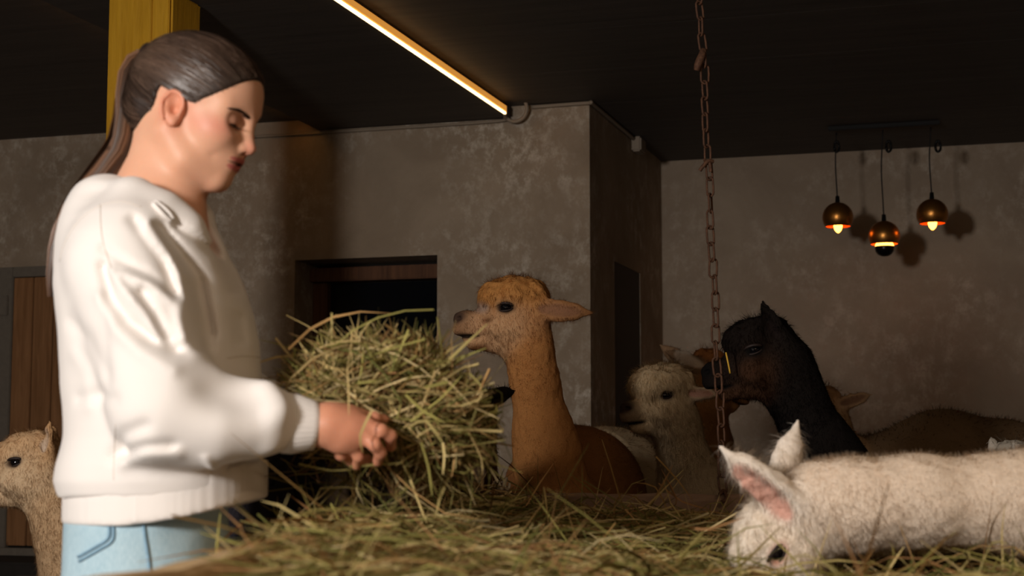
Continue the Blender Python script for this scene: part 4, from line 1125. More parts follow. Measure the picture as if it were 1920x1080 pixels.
# creases (inwards) and soft ridges (outwards) of the near side
def seg_dist(P, a, b):
    d = b - a; L = d.dot(d) + 1e-9; t = np.clip(((P - a) @ d) / L, 0, 1); return np.linalg.norm(P - a - t[:, None] * d, axis=1)
CR = [([(206, 505), (224, 560), (262, 610), (305, 642), (345, 662)], 10, 0.013), ([(284, 555), (310, 600), (330, 640)], 9, 0.011), ([(205, 470), (250, 500), (300, 525), (345, 560)], 8, 0.006), ([(325, 419), (360, 440), (387, 465), (410, 507)], 7, 0.008), ([(408, 446), (414, 484), (416, 523)], 7, 0.006), ([(360, 520), (378, 590), (386, 650)], 8, 0.007),
      ([(255, 415), (312, 490), (335, 545)], 9, 0.008), ([(300, 425), (365, 520), (384, 620)], 10, 0.012), ([(340, 640), (362, 668)], 11, 0.004),
      ([(140, 745), (200, 740), (240, 752)], 12, 0.004), ([(215, 855), (255, 815), (300, 800)], 12, 0.007), ([(240, 850), (300, 838), (345, 835)], 10, 0.006), 
      ([(420, 580), (428, 630)], 8, 0.006), ([(125, 600), (180, 640), (215, 700)], 14, 0.004), 
      ([(225, 560), (215, 640), (225, 720)], 12, 0.004), 
      ([(395, 470), (412, 500), (412, 530)], 6, 0.006)]
RG = [([(225, 515), (262, 560), (300, 600), (325, 648)], 9, 0.009), ([(250, 520), (310, 545), (345, 580), (362, 640)], 9, 0.008), ([(205, 560), (240, 625), (290, 668), (350, 700)], 12, 0.006), ([(286, 420), (320, 470), (350, 520)], 8, 0.008), ([(280, 440), (330, 505), (360, 585)], 9, 0.007), 
      ([(235, 870), (300, 850), (350, 850)], 12, 0.005), ([(400, 860), (410, 890)], 6, 0.005), ([(130, 660), (160, 700), (165, 760)], 14, 0.003)]
def folds(P):
    out = 0.0016 * vnoise(P * [1, 1, 0.6], 22, 3) + 0.0022 * vnoise(P, 10, 6)
    near = np.clip((0.02 - P[:, 1]) / 0.05, 0, 1)
    Pa = P[:, [0, 2]]
    for lst, sg in ((CR, 1), (RG, -1)):
        for pl_, w_, am in lst:
            pts = [W(x, y, 2.23)[[0, 2]] for x, y in pl_]
            dd = np.min([seg_dist(Pa, pts[i], pts[i + 1]) for i in range(len(pts) - 1)], 0)
            out = out + sg * am * np.exp(-(dd / (w_ * SW)) ** 2) * near
    # long shallow drapery of the loose sleeve and the back
    ph = (P[:, 0] * 0.6 + P[:, 2] * 1.1) * 36 + 2.0 * vnoise(P, 7, 9)
    out = out + 0.0020 * np.sin(ph) * np.clip(0.5 + vnoise(P, 5, 12), 0, 1)
    return np.clip(out, -0.014, 0.022)
G.disp.append(folds)
Vg, Fg = G.mesh(0.0038, smooth=2)
t = Nt('hoodie_fleece'); t.b.inputs['Base Color'].default_value = (*srgb(238, 232, 227), 1); t.b.inputs['Roughness'].default_value = 0.9
t.b.inputs['Specular IOR Level'].default_value = 0.1; t.b.inputs['Sheen Weight'].default_value = 0.15
t.bump(t.noise(420, 3, 0.6), 0.12, 0.002); M_hood = t.m
hoodie = mesh_np('hoodie', Vg, Fg, M_hood, person)
bg = BVHTree.FromPolygons([tuple(v) for v in Vg], [tuple(f) for f in Fg])
def onG(px, py, lift=0.0):
    q0 = W(px, py, 1.6); q1 = W(px, py, 2.6); d = Vector(q1 - q0).normalized()
    h_ = bg.ray_cast(Vector(q0), d); return np.array(h_[0]) + np.array(h_[1]) * lift if h_[0] else W(px, py, 2.25)
M_seam = plain('hoodie_seam', srgb(214, 203, 192), 0.9)
for pts in ([(188, 384), (189, 420), (194, 457), (209, 503)], [(112, 490), (122, 455), (150, 412), (188, 386), (225, 378), (265, 388)], [(217, 795), (214, 850), (213, 900)], [(425, 672), (455, 668), (488, 670)], [(470, 645), (476, 675), (480, 704)]):
    tube('seam', [onG(*q) for q in spline([(*p_, 0) for p_ in pts], 30)[:, :2]], 0.0008, M_seam, hoodie, 5)
tube('drawstring', [onG(*q, 0.003) for q in spline([(*p_, 0) for p_ in ((286, 384), (296, 396), (308, 408), (318, 414))], 16)[:, :2]], 0.0034, M_hood, hoodie, 8)
tube('drawstring', [onG(*q, 0.003) for q in spline([(*p_, 0) for p_ in ((290, 380), (304, 390), (316, 402), (322, 412))], 16)[:, :2]], 0.0028, M_hood, hoodie, 8)
# ribbed hem and cuffs
def ribbed(P, amp, n): pass
Hm = Solid()
hs = [sec(*r) for r in ((978, 119, 440, .172), (968, 118, 480, .175), (945, 118, 500, .178), (915, 116, 503, .182), (905, 110, 500, .185))]
# hem rides up towards the front: shear it
def hem_fn(X, Y, Z):
    za, zb = W(118, 978)[2], W(118, 905)[2]
    lift = np.clip((X - W(250, 900)[0]) / (W(505, 900)[0] - W(250, 900)[0]), 0, 1) ** 1.7 * (W(300, 930)[2] - W(300, 978)[2])
    Zs = Z - lift
    cx = (W(128, 940)[0] + W(496, 940)[0]) / 2; hx = (W(496, 940)[0] - W(128, 940)[0]) / 2; cy = 0.005; hy = 0.180
    q = (np.abs((X - cx) / hx) ** 2.2 + np.abs((Y - cy) / hy) ** 2.2) ** (1 / 2.2)
    d = (q - 1) * hx
    d = d + 0.0006 * np.sin(np.arctan2(Y - cy, X - cx) * 150)
    return np.maximum(np.maximum(d, -(d + 0.014)), np.maximum(za - Zs, Zs - zb))
Hm.custom(hem_fn, (W(100, 900)[0], -0.2, W(0, 985)[2]), (W(515, 900)[0], 0.2, W(0, 880)[2]), 0.004)
Vm, Fm = Hm.mesh(0.0042, smooth=2)
mesh_np('hem_band', Vm, Fm, M_hood, hoodie)
for pa, pb, ra, rb in ((W(530, 793, 2.262), W(592, 798, 2.276), 0.042, 0.0345), (W(608, 784, 2.571), W(650, 789, 2.556), 0.038, 0.033)):
    T_ = (pb - pa) / np.linalg.norm(pb - pa); m = 10
    prof_ = [(0.024, 1.0), (rb - 0.004, 1.0), (rb, 0.97), (rb + 0.001, 0.8), (ra, 0.35), (ra, 0.05), (ra - 0.006, 0.0)]
    path = [pa + (pb - pa) * k_ for r_, k_ in prof_]
    u1 = np.cross(T_, [0, 1.0, 0]); u1 /= np.linalg.norm(u1); u2 = np.cross(T_, u1); nn_ = 96
    an = np.arange(nn_) * 2 * math.pi / nn_
    Vv = np.concatenate([pa + (pb - pa) * k_ + (r_ * (1 + 0.012 * np.sin(an * 32)))[:, None] * (np.cos(an)[:, None] * u1 + np.sin(an)[:, None] * u2) for r_, k_ in prof_])
    i = np.arange(len(prof_) - 1)[:, None] * nn_; j = np.arange(nn_)[None]; j2 = (j + 1) % nn_
    mesh_np('cuff', Vv, np.stack([i + j, i + j2, i + nn_ + j2, i + nn_ + j], -1).reshape(-1, 4), M_hood, hoodie)
# --- jeans with pocket and seams, shoes
J = Solid()
js = [sec(*r) for r in ((1130, 150, 400, .135), (1080, 142, 418, .160), (1040, 130, 423, .166), (1000, 128, 424, .166), (960, 132, 422, .162), (915, 138, 418, .155))]
J.loft(js, 0.03, e=2.1)
for hp, dy in ((hip_r, -0.02), (hip_l, 0.02)):
    kn = np.array([hp[0] + 0.03, hp[1] + dy, 0.48]); an_ = np.array([hp[0] - 0.01, hp[1] + dy * 1.6, 0.10])
    J.chain([hp + np.array([0, 0, -0.10]), kn, an_], [0.105, 0.078, 0.062], k=0.05)
J.disp.append(lambda P: 0.0025 * vnoise(P * [1, 1, 1.6], 14, 2) + 0.0012 * vnoise(P, 40, 4))
Vj, Fj = J.mesh(0.009, smooth=1)
t = Nt('denim'); nz = t.noise(5, 5, 0.6, (1, 1, 0.5)); wv = t.noise(700, 2, 0.5, (1, 1, 0.15))
t.l(t.mix(0.25, t.ramp(nz, [(0.3, srgb(150, 184, 200)), (0.7, srgb(186, 212, 222))]), t.ramp(wv, [(0.35, srgb(140, 172, 190)), (0.65, srgb(214, 230, 236))])), t.b.inputs['Base Color'])
t.b.inputs['Roughness'].default_value = 0.85; t.bump(wv, 0.2, 0.002); M_denim = t.m
jeans = mesh_np('jeans', Vj, Fj, M_denim, person)
bj = BVHTree.FromPolygons([tuple(v) for v in Vj], [tuple(f) for f in Fj])
def onJ(px, py, lift=0.002):
    q0 = W(px, py, 1.6); q1 = W(px, py, 2.6); d = Vector(q1 - q0).normalized()
    h_ = bj.ray_cast(Vector(q0), d); return np.array(h_[0]) + np.array(h_[1]) * lift if h_[0] else W(px, py, 2.25)
M_stitch = plain('denim_seam', srgb(128, 162, 184), 0.85, var=0.2, scale=300)
for pts in ([(268, 978), (272, 1010), (278, 1050), (280, 1075)], [(213, 978), (212, 1012), (188, 1030), (150, 1052)], [(205, 980), (204, 1008), (182, 1024), (148, 1044)]):
    tube('seam', [onJ(*q) for q in spline([(*p_, 0) for p_ in pts], 24)[:, :2]], 0.0020, M_stitch, jeans, 6)
M_shoe = plain('shoe', srgb(60, 52, 46), 0.7, var=0.2, scale=60)
for hp, dy in ((hip_r, -0.02), (hip_l, 0.02)):
    Sh = Solid(); an_ = np.array([hp[0] - 0.01, hp[1] + dy * 1.6, 0.0])
    Sh.ell(an_ + np.array([0.0, 0, 0.055]), (0.06, 0.048, 0.055), 0.03); Sh.cone(an_ + np.array([0.02, 0, 0.045]), an_ + np.array([0.16, -0.01, 0.035]), 0.045, 0.035, 0.03)
    Vs, Fs_ = Sh.mesh(0.01, smooth=2); Vs[:, 2] = np.maximum(Vs[:, 2], 0.002)
    mesh_np('shoe', Vs, Fs_, M_shoe, person)
# ================================================================== TROUGH, HAY, CHAIN
ZT = 0.955
def onzV(px, py, z):
    w = onZ(px, py, z); return np.array([CY * w.x + SY * w.y, -SY * w.x + CY * w.y, z])
c_far = np.array([0.0, 3.88]); c_near = np.array([-0.375, 1.22])            # plan corners of the left side (right, away)
dL = (c_near - c_far); LL = np.linalg.norm(dL); dL = dL / LL; dW = np.array([-dL[1], dL[0]]); dW = dW if dW[0] > 0 else -dW
c_fr = np.array([1.22, 3.70]); c_nr = c_fr + dL * LL
M_tw = wood('trough_timber', srgb(112, 88, 72), srgb(150, 122, 100), 4.0, 0, 0.8, 0.5)
M_tl = wood('trough_rim', srgb(172, 140, 100), srgb(214, 184, 140), 4.0, 0, 0.8, 0.6)
tO = np.array([0.42, 2.55, 0.0])
trough = view_empty('feeding_trough', tO); tag(trough, 'long timber feeding trough full of hay, hung on a rusty chain', 'trough')
def plank(name, p, q, z0, z1, th, mat, parent, seed=0, rag=0.004):
    """upright board from p to q in plan, slightly wavy top edge"""
    p = np.array(p) - tO[:2]; q = np.array(q) - tO[:2]; d = q - p; L = np.linalg.norm(d); d /= L; n = np.array([-d[1], d[0]])
    m = 40; V = []
    for i in range(m + 1):
        t_ = i / m; c = p + d * L * t_
        zz = z1 + rag * (math.sin(i * 0.9 + seed) + 0.6 * math.sin(i * 2.3 + seed * 2))
        o1 = rag * 0.5 * math.sin(i * 1.7 + seed)
        for (o_, z) in ((-th / 2 + o1, z0), (th / 2 + o1, z0), (th / 2 + o1, zz - 0.006), (th / 2 - 0.008 + o1, zz), (-th / 2 + 0.008 + o1, zz), (-th / 2 + o1, zz - 0.006)):
            V.append((*(c + n * o_), z))
    i = np.arange(m)[:, None] * 6; j = np.arange(6)[None]; j2 = (j + 1) % 6
    F = np.stack([i + j, i + j2, i + 6 + j2, i + 6 + j], -1).reshape(-1, 4)
    return mesh_np(name, np.array(V), [F, np.array([[5, 4, 3, 2, 1, 0], [m * 6 + k for k in range(6)]])], mat, parent, False)
for k_, (z0, z1) in enumerate(((ZT - 0.105, ZT), (ZT - 0.22, ZT - 0.11), (ZT - 0.335, ZT - 0.225), (ZT - 0.45, ZT - 0.34))):
    plank('side_board', c_near, c_far, z0 - 0.012, z1 - 0.012, 0.045, M_tl if k_ == 0 else M_tw, trough, k_, 0.0022 if k_ == 0 else 0.001)
    plank('back_board', c_far - dW * 0.02, c_fr, z0, z1 - (0.0 if k_ else 0.0), 0.035, M_tw, trough, 3 + k_, 0.0015)
    plank('far_side_board', c_fr, c_nr, z0 - 0.09, z1 - 0.09, 0.045, M_tw, trough, 6 + k_, 0.002)
    plank('front_board', c_near, c_nr, z0, z1, 0.045, M_tw, trough, 9 + k_, 0.002)
def quadslab(name, pts, z0, z1, mat, parent):
    P = [np.array(p) - tO[:2] for p in pts]
    V = [(*p, z0) for p in P] + [(*p, z1) for p in P]
    return mesh_np(name, np.array(V), np.array([(3, 2, 1, 0), (4, 5, 6, 7), (0, 1, 5, 4), (1, 2, 6, 5), (2, 3, 7, 6), (3, 0, 4, 7)]), mat, parent, False)
quadslab('floor_board', (c_near, c_nr, c_fr, c_far), ZT - 0.46, ZT - 0.43, M_tw, trough)
for c in (c_near, c_far, c_fr, c_nr):
    q = c + (np.array([0.42, 2.55]) - c) * 0.03 - tO[:2]
    boxes('leg', [((q[0] - 0.04, q[1] - 0.04, 0), (q[0] + 0.04, q[1] + 0.04, ZT - 0.46))], M_tw, trough, 0.006)
# grey sheet at the far corner with a twist of white twine
M_sheet = plain('zinc_sheet', srgb(128, 116, 102), 0.6, 0.2, var=0.15, scale=30)
def TQ(px, py, b): return Q(px, py, b) - tO
sh_p = [TQ(862, 868, 3.70), TQ(912, 886, 3.74), TQ(952, 912, 3.78), TQ(958, 945, 3.78), TQ(855, 945, 3.70)]
Vs = np.array(sh_p + [p_ + np.array([0.0, 0.012, 0]) for p_ in sh_p])
mesh_np('corner_sheet', Vs, [np.array([[4, 3, 2, 1, 0], [5, 6, 7, 8, 9]]), np.array([[i, (i + 1) % 5, 5 + (i + 1) % 5, 5 + i] for i in range(5)])], M_sheet, trough, False)
M_twine = plain('twine', srgb(206, 194, 176), 0.9, var=0.2, scale=200)
aa = np.linspace(0, 2 * math.pi * 7, 120)
tw0, tw1 = TQ(905, 918, 3.70), TQ(952, 906, 3.74)
tube('twine', [tw0 + (tw1 - tw0) * (i / 119) + np.array([0.004 * math.cos(a * 1.3), 0.010 * math.cos(a), 0.013 * math.sin(a)]) for i, a in enumerate(aa)], 0.0035, M_twine, trough, 6)

# --- rusty chain of separate links down to the back board
M_rust = Nt('rust'); nz = M_rust.noise(120, 5, 0.7)
M_rust.l(M_rust.ramp(nz, [(0.3, srgb(58, 36, 25)), (0.7, srgb(108, 72, 48))]), M_rust.b.inputs['Base Color']); M_rust.b.inputs['Roughness'].default_value = 0.75
M_rust.b.inputs['Metallic'].default_value = 0.3; M_rust.bump(nz, 0.4, 0.002); M_rust = M_rust.m
bc = 3.80
p_lo = Q(1357, 928, bc); p_hi = Q(1313, 0, bc); sl_ = (p_hi - p_lo) / (p_hi[2] - p_lo[2]); p_top = p_lo + sl_ * (ZC - p_lo[2]); p_top[2] = ZC
chain = view_empty('chain', p_top); tag(chain, 'rusty link chain hanging from the ceiling to the trough back board', 'chain')
LK, LWd, WR = 0.046, 0.0098, 0.0027
an = np.linspace(0, 2 * math.pi, 21)[:-1]
pth = np.stack([LWd * np.cos(an) * (0.85 + 0.15 * np.abs(np.cos(an))), 0 * an, np.where(np.sin(an) > 0, 1, -1) * (LK / 2 - LWd) * (np.abs(np.sin(an)) > 1e-6) + LWd * np.sin(an)], 1)
pth = np.vstack([pth, pth[:1]])
Vk, Fk = tube_vf(pth, WR, 7, False)
link_me = None; pitch = LK - 2 * WR - 0.0015
Ltot = np.linalg.norm(p_lo - p_top); nl = int(Ltot / pitch); dirc = (p_lo - p_top) / Ltot
rngc = np.random.default_rng(4)
for i in range(nl):
    c = dirc * (pitch * (i + 0.5)) + np.array([0.0025 * math.sin(i * 0.9), 0, 0])
    if link_me is None:
        o = mesh_np('link', Vk, Fk, M_rust, chain); link_me = o.data
    else:
        o = link('link', link_me, chain)
    o.location = c
    ang = (math.pi / 2) * (i % 2) + 0.55 + rngc.normal(0, 0.16) + 0.25 * math.sin(i * 0.35)
    q = Vector((0, 0, -1)).rotation_difference(Vector(dirc))
    o.rotation_euler = (q @ Matrix.Rotation(ang, 3, 'Z').to_quaternion()).to_euler()
    o.rotation_euler.rotate_axis('Y', rngc.normal(0, 0.05))
def hk(pts, name, r): tube(name, spline([Q(x, y, bc + o_) - p_top for x, y, o_ in pts], 24), r, M_rust, chain, 8)
hk([(1318, 94, 0), (1316, 104, -.012), (1309, 120, -.016), (1306, 132, -.012)], 'shackle', [0.007 + 0.003 * math.sin(i / 23 * 3.1) for i in range(24)])
hk([(1337, 303, -.006), (1328, 302, -.012), (1318, 312, -.014), (1312, 320, -.012)], 'hook', 0.0048)
hk([(1321, 300, .006), (1330, 306, -.01), (1333, 322, -.008)], 'hook', 0.0042)
hk([(1350, 926, -.03), (1357, 920, -.012), (1362, 935, -.03), (1352, 942, -.03)], 'hook', 0.0045)
boxes('ceiling_plate', [((-0.03, -0.03, -0.008), (0.03, 0.03, -0.0005))], M_rust, chain, 0.002)

# --- hay: dried stalks and blades, each a bent creased strip
HAYC = np.array([srgb(*c) for c in ((150, 138, 84), (134, 126, 70), (168, 152, 98), (188, 164, 112), (140, 110, 66), (116, 104, 58), (176, 140, 92), (204, 184, 136), (112, 112, 62), (158, 150, 86), (150, 112, 74), (196, 176, 120))])
M_hay = strand_mat('hay', 0.2)
def hay_mesh(name, P, w, parent, col, twist=None):
    """P (n,s,3): strips folded along the middle so that they have two faces and some body"""
    n, sg, _ = P.shape
    T = np.gradient(P, axis=1); T /= np.linalg.norm(T, axis=2)[:, :, None] + 1e-9
    rv = rng.normal(size=(n, 1, 3)); S = np.cross(T, rv); S /= np.linalg.norm(S, axis=2)[:, :, None] + 1e-9
    U = np.cross(S, T)
    tp = np.concatenate([np.full(sg - 1, 1.0), [0.25]])[None] if sg > 2 else np.ones((1, sg))
    ww = (w[:, None] * tp)[:, :, None] * 0.5
    V = np.stack([P - S * ww, P + U * ww * 0.8, P + S * ww], 2).reshape(-1, 3)
    b = (np.arange(n) * sg * 3)[:, None] + (np.arange(sg - 1) * 3)[None]
    F = np.concatenate([np.stack([b, b + 1, b + 4, b + 3], -1).reshape(-1, 4), np.stack([b + 1, b + 2, b + 5, b + 4], -1).reshape(-1, 4), np.stack([b + 2, b, b + 3, b + 5], -1).reshape(-1, 4)])
    c = np.repeat(np.repeat(col[:, None], sg, 1).reshape(-1, 3), 3, 0)
    return mesh_np(name, V, F, M_hay, parent, False, c)
def stalks(C, D, L, bend, sg=5, kink=0.25, grav=0.0):
    """centres, directions, lengths -> bent centre lines"""
    n = len(C); D = D / np.linalg.norm(D, axis=1)[:, None]
    bd = rng.normal(size=(n, 3)); bd -= D * (bd * D).sum(1)[:, None]; bd /= np.linalg.norm(bd, axis=1)[:, None] + 1e-9
    t = np.linspace(-0.5, 0.5, sg)
    P = C[:, None] + D[:, None] * (L[:, None] * t)[:, :, None] + bd[:, None] * ((L * bend * rng.normal(size=n))[:, None] * (0.25 - t ** 2))[:, :, None] * 2
    kk = rng.random(n) < kink; ki = rng.uniform(-0.2, 0.3, n)
    off = np.clip(t[None] - ki[:, None], 0, 1) * L[:, None] * kk[:, None] * rng.uniform(0.3, 1.2, n)[:, None]
    P = P + bd[:, None] * off[:, :, None]
    P[:, :, 2] -= grav * (L[:, None] * (t[None] + 0.5)) ** 2
    return P
def hay_cols(n, dark=None):
    c = HAYC[rng.integers(0, len(HAYC), n)] * rng.uniform(0.65, 1.2, (n, 1))
    return np.clip(c, 0.005, 0.9)
def hayz(a, b):
    """height of the hay in the trough"""
    u_ = ((np.stack([a, b], -1) - c_far) @ dL) / LL; v_ = ((np.stack([a, b], -1) - c_far) @ dW) / 1.2
    z = ZT - 0.035 - 0.085 * np.clip(u_ * 1.25 - 0.08, 0, 1) * np.clip(v_ * 1.7 + 0.10, 0, 1) - 0.02 * np.clip(v_, 0, 1) + 0.012 * np.sin(u_ * 9 + v_ * 4) + 0.010 * np.sin(a * 13 + 1) * np.cos(b * 9)
    z = z - 0.060 * np.clip(1 - u_ / 0.36, 0, 1) * np.clip(v_ * 8, 0, 1) + 0.026 * np.exp(-(v_ / 0.14) ** 2) * np.clip((u_ - 0.15) * 6, 0, 1) * np.clip((0.84 - u_) * 8, 0, 1)
    hole = np.exp(-(((a - 0.52) / 0.34) ** 2 + ((b - 2.58) / 0.26) ** 2)); z = z - 0.078 * hole
    hump = np.exp(-(((a - 0.30) / 0.16) ** 2 + ((b - 3.35) / 0.22) ** 2)); z = z + 0.022 * hump
    return z
bed = view_empty('hay_bed', tO); tag(bed, 'loose hay filling the timber trough', 'hay', kind='stuff')
# packed hay underneath
nu, nv = 60, 36
uu, vv = np.meshgrid(np.linspace(0.012, 0.988, nu), np.linspace(0.015, 0.985, nv), indexing='ij')
g00, g10, g01, g11 = c_far, c_near, c_fr, c_nr
PL = (1 - uu)[..., None] * ((1 - vv)[..., None] * g00 + vv[..., None] * g01) + uu[..., None] * ((1 - vv)[..., None] * g10 + vv[..., None] * g11)
PL = g00 + (PL - g00)
inn = np.array([0.42, 2.55]); PL = inn + (PL - inn) * 0.985
Z = hayz(PL[..., 0], PL[..., 1]) - 0.02 + 0.006 * rng.normal(size=PL.shape[:2])
Vb = np.concatenate([np.concatenate([PL, Z[..., None]], -1).reshape(-1, 3), np.concatenate([PL, np.full_like(Z, ZT - 0.33)[..., None]], -1).reshape(-1, 3)]) - tO
i, j = np.meshgrid(np.arange(nu - 1), np.arange(nv - 1), indexing='ij'); q = (i * nv + j).ravel()
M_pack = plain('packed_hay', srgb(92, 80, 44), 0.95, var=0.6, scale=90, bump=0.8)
mesh_np('packed_hay', Vb, np.stack([q, q + nv, q + nv + 1, q + 1], 1), M_pack, bed)['kind'] = 'stuff'
def bed_layer(n, u0, u1, Lr, wr, lift, vexp=1.0):
    u_ = rng.uniform(u0, u1, n); v_ = -0.022 + 0.12 * np.clip((u_ - 0.80) * 10, 0, 1) + rng.random(n) * 0.87
    xy = (1 - u_)[:, None] * ((1 - v_)[:, None] * g00 + v_[:, None] * g01) + u_[:, None] * ((1 - v_)[:, None] * g10 + v_[:, None] * g11)
    xy = inn + (xy - inn) * 0.97
    z = hayz(xy[:, 0], xy[:, 1]) + rng.uniform(-0.02, lift, n) ** 1.0
    az = rng.uniform(0, 2 * math.pi, n); el = rng.normal(0, 0.16, n)
    D = np.stack([np.cos(az) * np.cos(el), np.sin(az) * np.cos(el), np.sin(el)], 1)
    L = rng.uniform(*Lr, n)
    P = stalks(np.concatenate([xy, z[:, None]], 1), D, L, 0.22)
    hz = hayz(P[:, :, 0], P[:, :, 1]); P[:, :, 2] = np.maximum(P[:, :, 2], hz - 0.025)
    return P, rng.uniform(*wr, n)
parts_ = [bed_layer(9000, 0.0, 0.55, (0.06, 0.24), (0.0018, 0.0040), 0.022), bed_layer(7000, 0.5, 1.0, (0.06, 0.22), (0.0016, 0.0036), 0.022), bed_layer(700, 0.02, 0.8, (0.12, 0.28), (0.0026, 0.0052), 0.03)]
for P_, w_ in parts_:
    o = hay_mesh('hay', P_ - tO, w_, bed, hay_cols(len(P_))); o['kind'] = 'stuff'
# stray upright stalks seen against the animals: pixel of foot, pixel of tip, distance
ups = [((1215, 950), (1262, 872), 3.5), ((1235, 945), (1190, 905), 3.45), ((1255, 930), (1240, 880), 3.5), ((1262, 920), (1330, 955), 3.5), ((1250, 880), (1300, 940), 3.45), ((1330, 960), (1350, 925), 3.4), ((1180, 975), (1196, 945), 3.3),
       ((1340, 985), (1392, 955), 2.9), ((1250, 1070), (1330, 985), 2.3), ((1330, 985), (1395, 970), 2.32), ((1270, 1080), (1335, 1010), 2.2), ((1045, 1080), (1062, 1030), 2.1), ((745, 1020), (760, 965), 2.5), ((855, 1000), (900, 965), 3.2),
       ((405, 1075), (413, 962), 2.05), ((560, 1000), (520, 930), 2.5), ((625, 995), (545, 930), 2.45), ((700, 1000), (640, 935), 2.4), ((640, 960), (690, 1000), 2.35), ((430, 1010), (478, 990), 2.2), ((470, 985), (520, 1010), 2.2),
       ((1640, 1075), (1668, 1015), 2.3), ((1665, 1080), (1695, 1025), 2.28), ((1702, 1070), (1712, 1040), 2.25), ((1885, 1078), (1900, 1018), 2.2), ((1850, 1060), (1890, 1020), 2.25), ((1790, 1070), (1806, 1030), 2.3), ((1610, 1080), (1640, 1050), 2.2),
       ((990, 955), (940, 985), 3.4), ((1110, 950), (1050, 975), 3.4), ((880, 930), (840, 990), 3.2), ((1090, 1010), (1130, 985), 2.8), ((930, 1015), (965, 985), 2.8), ((1140, 1000), (1105, 1050), 2.6)]
P_ = []
for (x0_, y0_), (x1_, y1_), bb in ups:
    p0 = Q(x0_, y0_, bb); p1 = Q(x1_, y1_, bb + rng.normal(0, 0.04)); d = p1 - p0; p0 = p0 - d * 0.4
    m_ = (p0 + p1) / 2 + rng.normal(0, 0.012, 3)
    P_.append(spline([p0, m_, p1], 5))
o = hay_mesh('tall_stalks', np.array(P_) - tO, rng.uniform(0.0026, 0.0052, len(P_)), bed, np.clip(HAYC[rng.integers(0, len(HAYC), len(P_))] * 1.15, 0, .9)); o['kind'] = 'stuff'

# --- the armful: dense tangle in the woman's hands, trailing down over the rim
hO = Q(735, 800, 2.45); bundle = view_empty('hay_armful', hO); tag(bundle, 'tousled armful of hay in the arms of the woman', 'hay', kind='stuff')
def blob_pts(n, cpx, cpy, b, rx, ry, rb, hollow=0.55):
    d = rng.normal(size=(n, 3)); d /= np.linalg.norm(d, axis=1)[:, None]; r = rng.uniform(hollow, 1.0, n) ** 0.6
    s_ = b / FPX; c = Q(cpx, cpy, b)
    return c + d * r[:, None] * np.array([rx * s_, rb, ry * s_]), d
lay = []
for n, cx, cy, b_, rx, ry, rb, hol, Lr, tang in ((2000, 706, 738, 2.46, 130, 68, 0.12, 0.5, (0.07, 0.22), 0.8), (1100, 803, 786, 2.46, 72, 58, 0.11, 0.4, (0.07, 0.22), 0.8), (700, 640, 740, 2.47, 66, 50, 0.10, 0.4, (0.06, 0.18), 0.8), (60, 790, 850, 2.48, 80, 65, 0.07, 0.3, (0.06, 0.18), 0.4)):
    C_, d_ = blob_pts(n, cx, cy, b_, rx, ry, rb, hol)
    D_ = rng.normal(size=(n, 3)) * np.array([1.25, 0.8, 0.55]); D_ -= d_ * (D_ * d_).sum(1)[:, None] * tang
    lay.append((stalks(C_, D_, rng.uniform(*Lr, n), 0.28, grav=0.6), rng.uniform(0.0014, 0.0038, n)))
# hanging strands under the armful and behind the hand
n = 75; x_ = rng.uniform(640, 905, n); C_ = np.array([Q(a_, c_, 2.40 + 0.16 * rng.random()) for a_, c_ in zip(x_, rng.uniform(800, 900, n))])
D_ = rng.normal(size=(n, 3)) * 0.38 + np.array([0, 0, -1]); lay.append((stalks(C_, D_, rng.uniform(0.06, 0.17, n), 0.3), rng.uniform(0.0016, 0.0034, n)))
n = 40; x_ = rng.uniform(510, 700, n); C_ = np.array([Q(a_, c_, 2.42 + 0.12 * rng.random()) for a_, c_ in zip(x_, rng.uniform(850, 980, n))])
D_ = rng.normal(size=(n, 3)) * np.array([1, 0.5, 0.7]); lay.append((stalks(C_, D_, rng.uniform(0.05, 0.15, n), 0.3), rng.uniform(0.0014, 0.0030, n)))
# bolder pale stalks lying over the front of the tangle
n = 190; x_ = np.clip(rng.normal(738, 80, n), 560, 850); y_ = 740 + rng.normal(0, 46, n) + (x_ - 738) * 0.30
C_ = np.array([Q(a_, c_, 2.345 + 0.05 * rng.random() + 0.10 * (abs(a_ - 735) / 165) ** 2) for a_, c_ in zip(x_, y_)])
D_ = rng.normal(size=(n, 3)) * np.array([1.2, 0.35, 0.75]); Pb_ = stalks(C_, D_, rng.uniform(0.05, 0.17, n), 0.25); wb_ = rng.uniform(0.0026, 0.0052, n)
o = hay_mesh('hay', Pb_ - hO, wb_, bundle, np.clip(HAYC[rng.choice([2, 3, 7, 9, 11, 0, 6], n)] * rng.uniform(0.9, 1.35, (n, 1)), 0, .9)); o['kind'] = 'stuff'
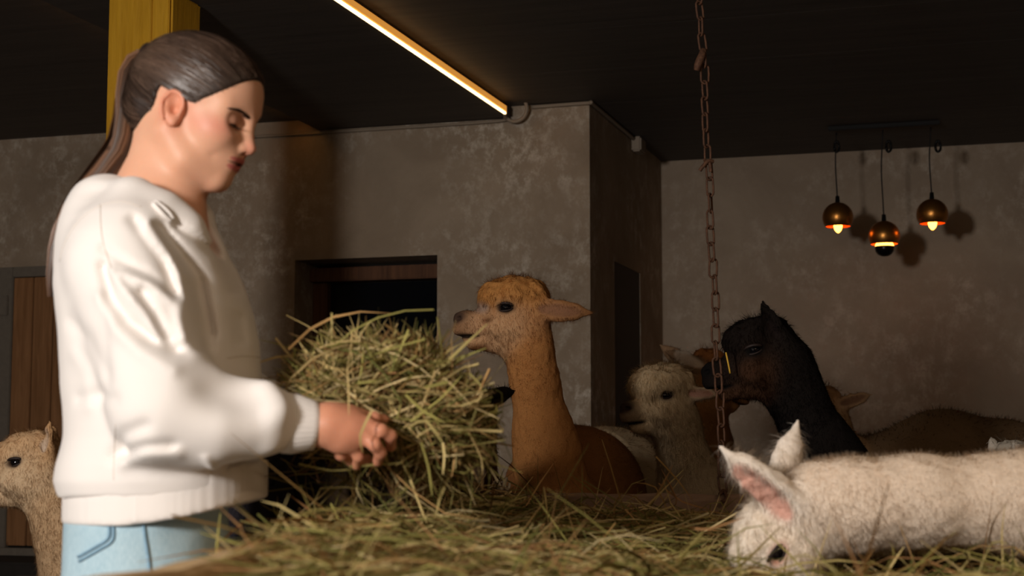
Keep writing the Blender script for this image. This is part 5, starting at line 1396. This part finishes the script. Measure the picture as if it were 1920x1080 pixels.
# spiky outline
n = 300; an = rng.uniform(0.55, math.pi + 0.35, n)
C_ = np.array([Q(716 + 140 * math.cos(a_), 732 - 76 * math.sin(a_), 2.40 + 0.14 * rng.random()) for a_ in an])
D_ = np.stack([np.cos(an), rng.normal(0, 0.5, n), np.sin(an) * 0.9], 1) + rng.normal(size=(n, 3)) * 0.55
lay.append((stalks(C_, D_, rng.uniform(0.05, 0.13, n), 0.25), rng.uniform(0.0014, 0.0030, n)))
for P_, w_ in lay:
    o = hay_mesh('hay', P_ - hO, w_, bundle, hay_cols(len(P_))); o['kind'] = 'stuff'
bs = [((668, 715), (675, 622), 2.36), ((670, 735), (682, 655), 2.34), ((715, 690), (650, 612), 2.42), ((652, 690), (720, 612), 2.40), ((745, 715), (810, 662), 2.36), ((700, 735), (808, 705), 2.32), ((838, 760), (915, 740), 2.33), ((770, 790), (865, 705), 2.30), ((760, 740), (830, 790), 2.28), ((697, 770), (680, 850), 2.25), ((652, 690), (654, 780), 2.26),
      ((800, 735), (905, 735), 2.31), ((880, 700), (905, 735), 2.34), ((905, 735), (880, 765), 2.34), ((770, 800), (830, 830), 2.27), ((830, 830), (830, 890), 2.27), ((780, 820), (860, 800), 2.27), ((655, 875), (755, 868), 2.30), ((560, 870), (665, 880), 2.32), ((600, 700), (640, 660), 2.38), ((590, 660), (560, 640), 2.42), ((620, 680), (600, 620), 2.42), ((905, 780), (930, 760), 2.4), ((880, 810), (905, 890), 2.36), ((770, 900), (800, 980), 2.36), ((790, 830), (810, 930), 2.32)]
P_ = []
for (x0_, y0_), (x1_, y1_), bb in bs:
    p0 = Q(x0_, y0_, bb); p1 = Q(x1_, y1_, bb + rng.normal(0, 0.02)); P_.append(spline([p0, (p0 + p1) / 2 + rng.normal(0, 0.006, 3), p1], 5))
o = hay_mesh('front_stalks', np.array(P_) - hO, rng.uniform(0.0028, 0.0046, len(P_)), bundle, np.clip(HAYC[rng.choice([2, 3, 7, 9, 11, 0], len(P_))] * 1.2, 0, .9)); o['kind'] = 'stuff'
# core so that one cannot see through the tangle
Kc = Solid()
s_ = 2.47 / FPX
Kc.ell(Q(725, 748, 2.49) - hO, (105 * s_, 0.08, 44 * s_), 0.05); Kc.ell(Q(803, 784, 2.49) - hO, (55 * s_, 0.07, 42 * s_), 0.05); Kc.ell(Q(645, 752, 2.49) - hO, (52 * s_, 0.06, 40 * s_), 0.05)
Kc.disp.append(lambda P: 0.006 * vnoise(P, 60, 3))
Vc, Fc = Kc.mesh(0.010, smooth=0)
mesh_np('packed_hay', Vc, Fc, M_pack, bundle)['kind'] = 'stuff'
# the straw stuck on the black muzzle
sp = [Q(1361, 661, 4.05), Q(1365, 680, 4.045), Q(1369, 700, 4.05)]
so = view_empty('straw_stalk', sp[0] - np.array([0, 0, 0])); so.location = V2W(sp[0]); tag(so, 'single yellow straw stuck to the black muzzle', 'straw')
V_, F_ = tube_vf(spline([p_ - sp[0] for p_ in sp], 8), 0.0022, 6)
mesh_np('stalk', V_, F_, plain('yellow_straw', srgb(214, 170, 60), 0.6), so)
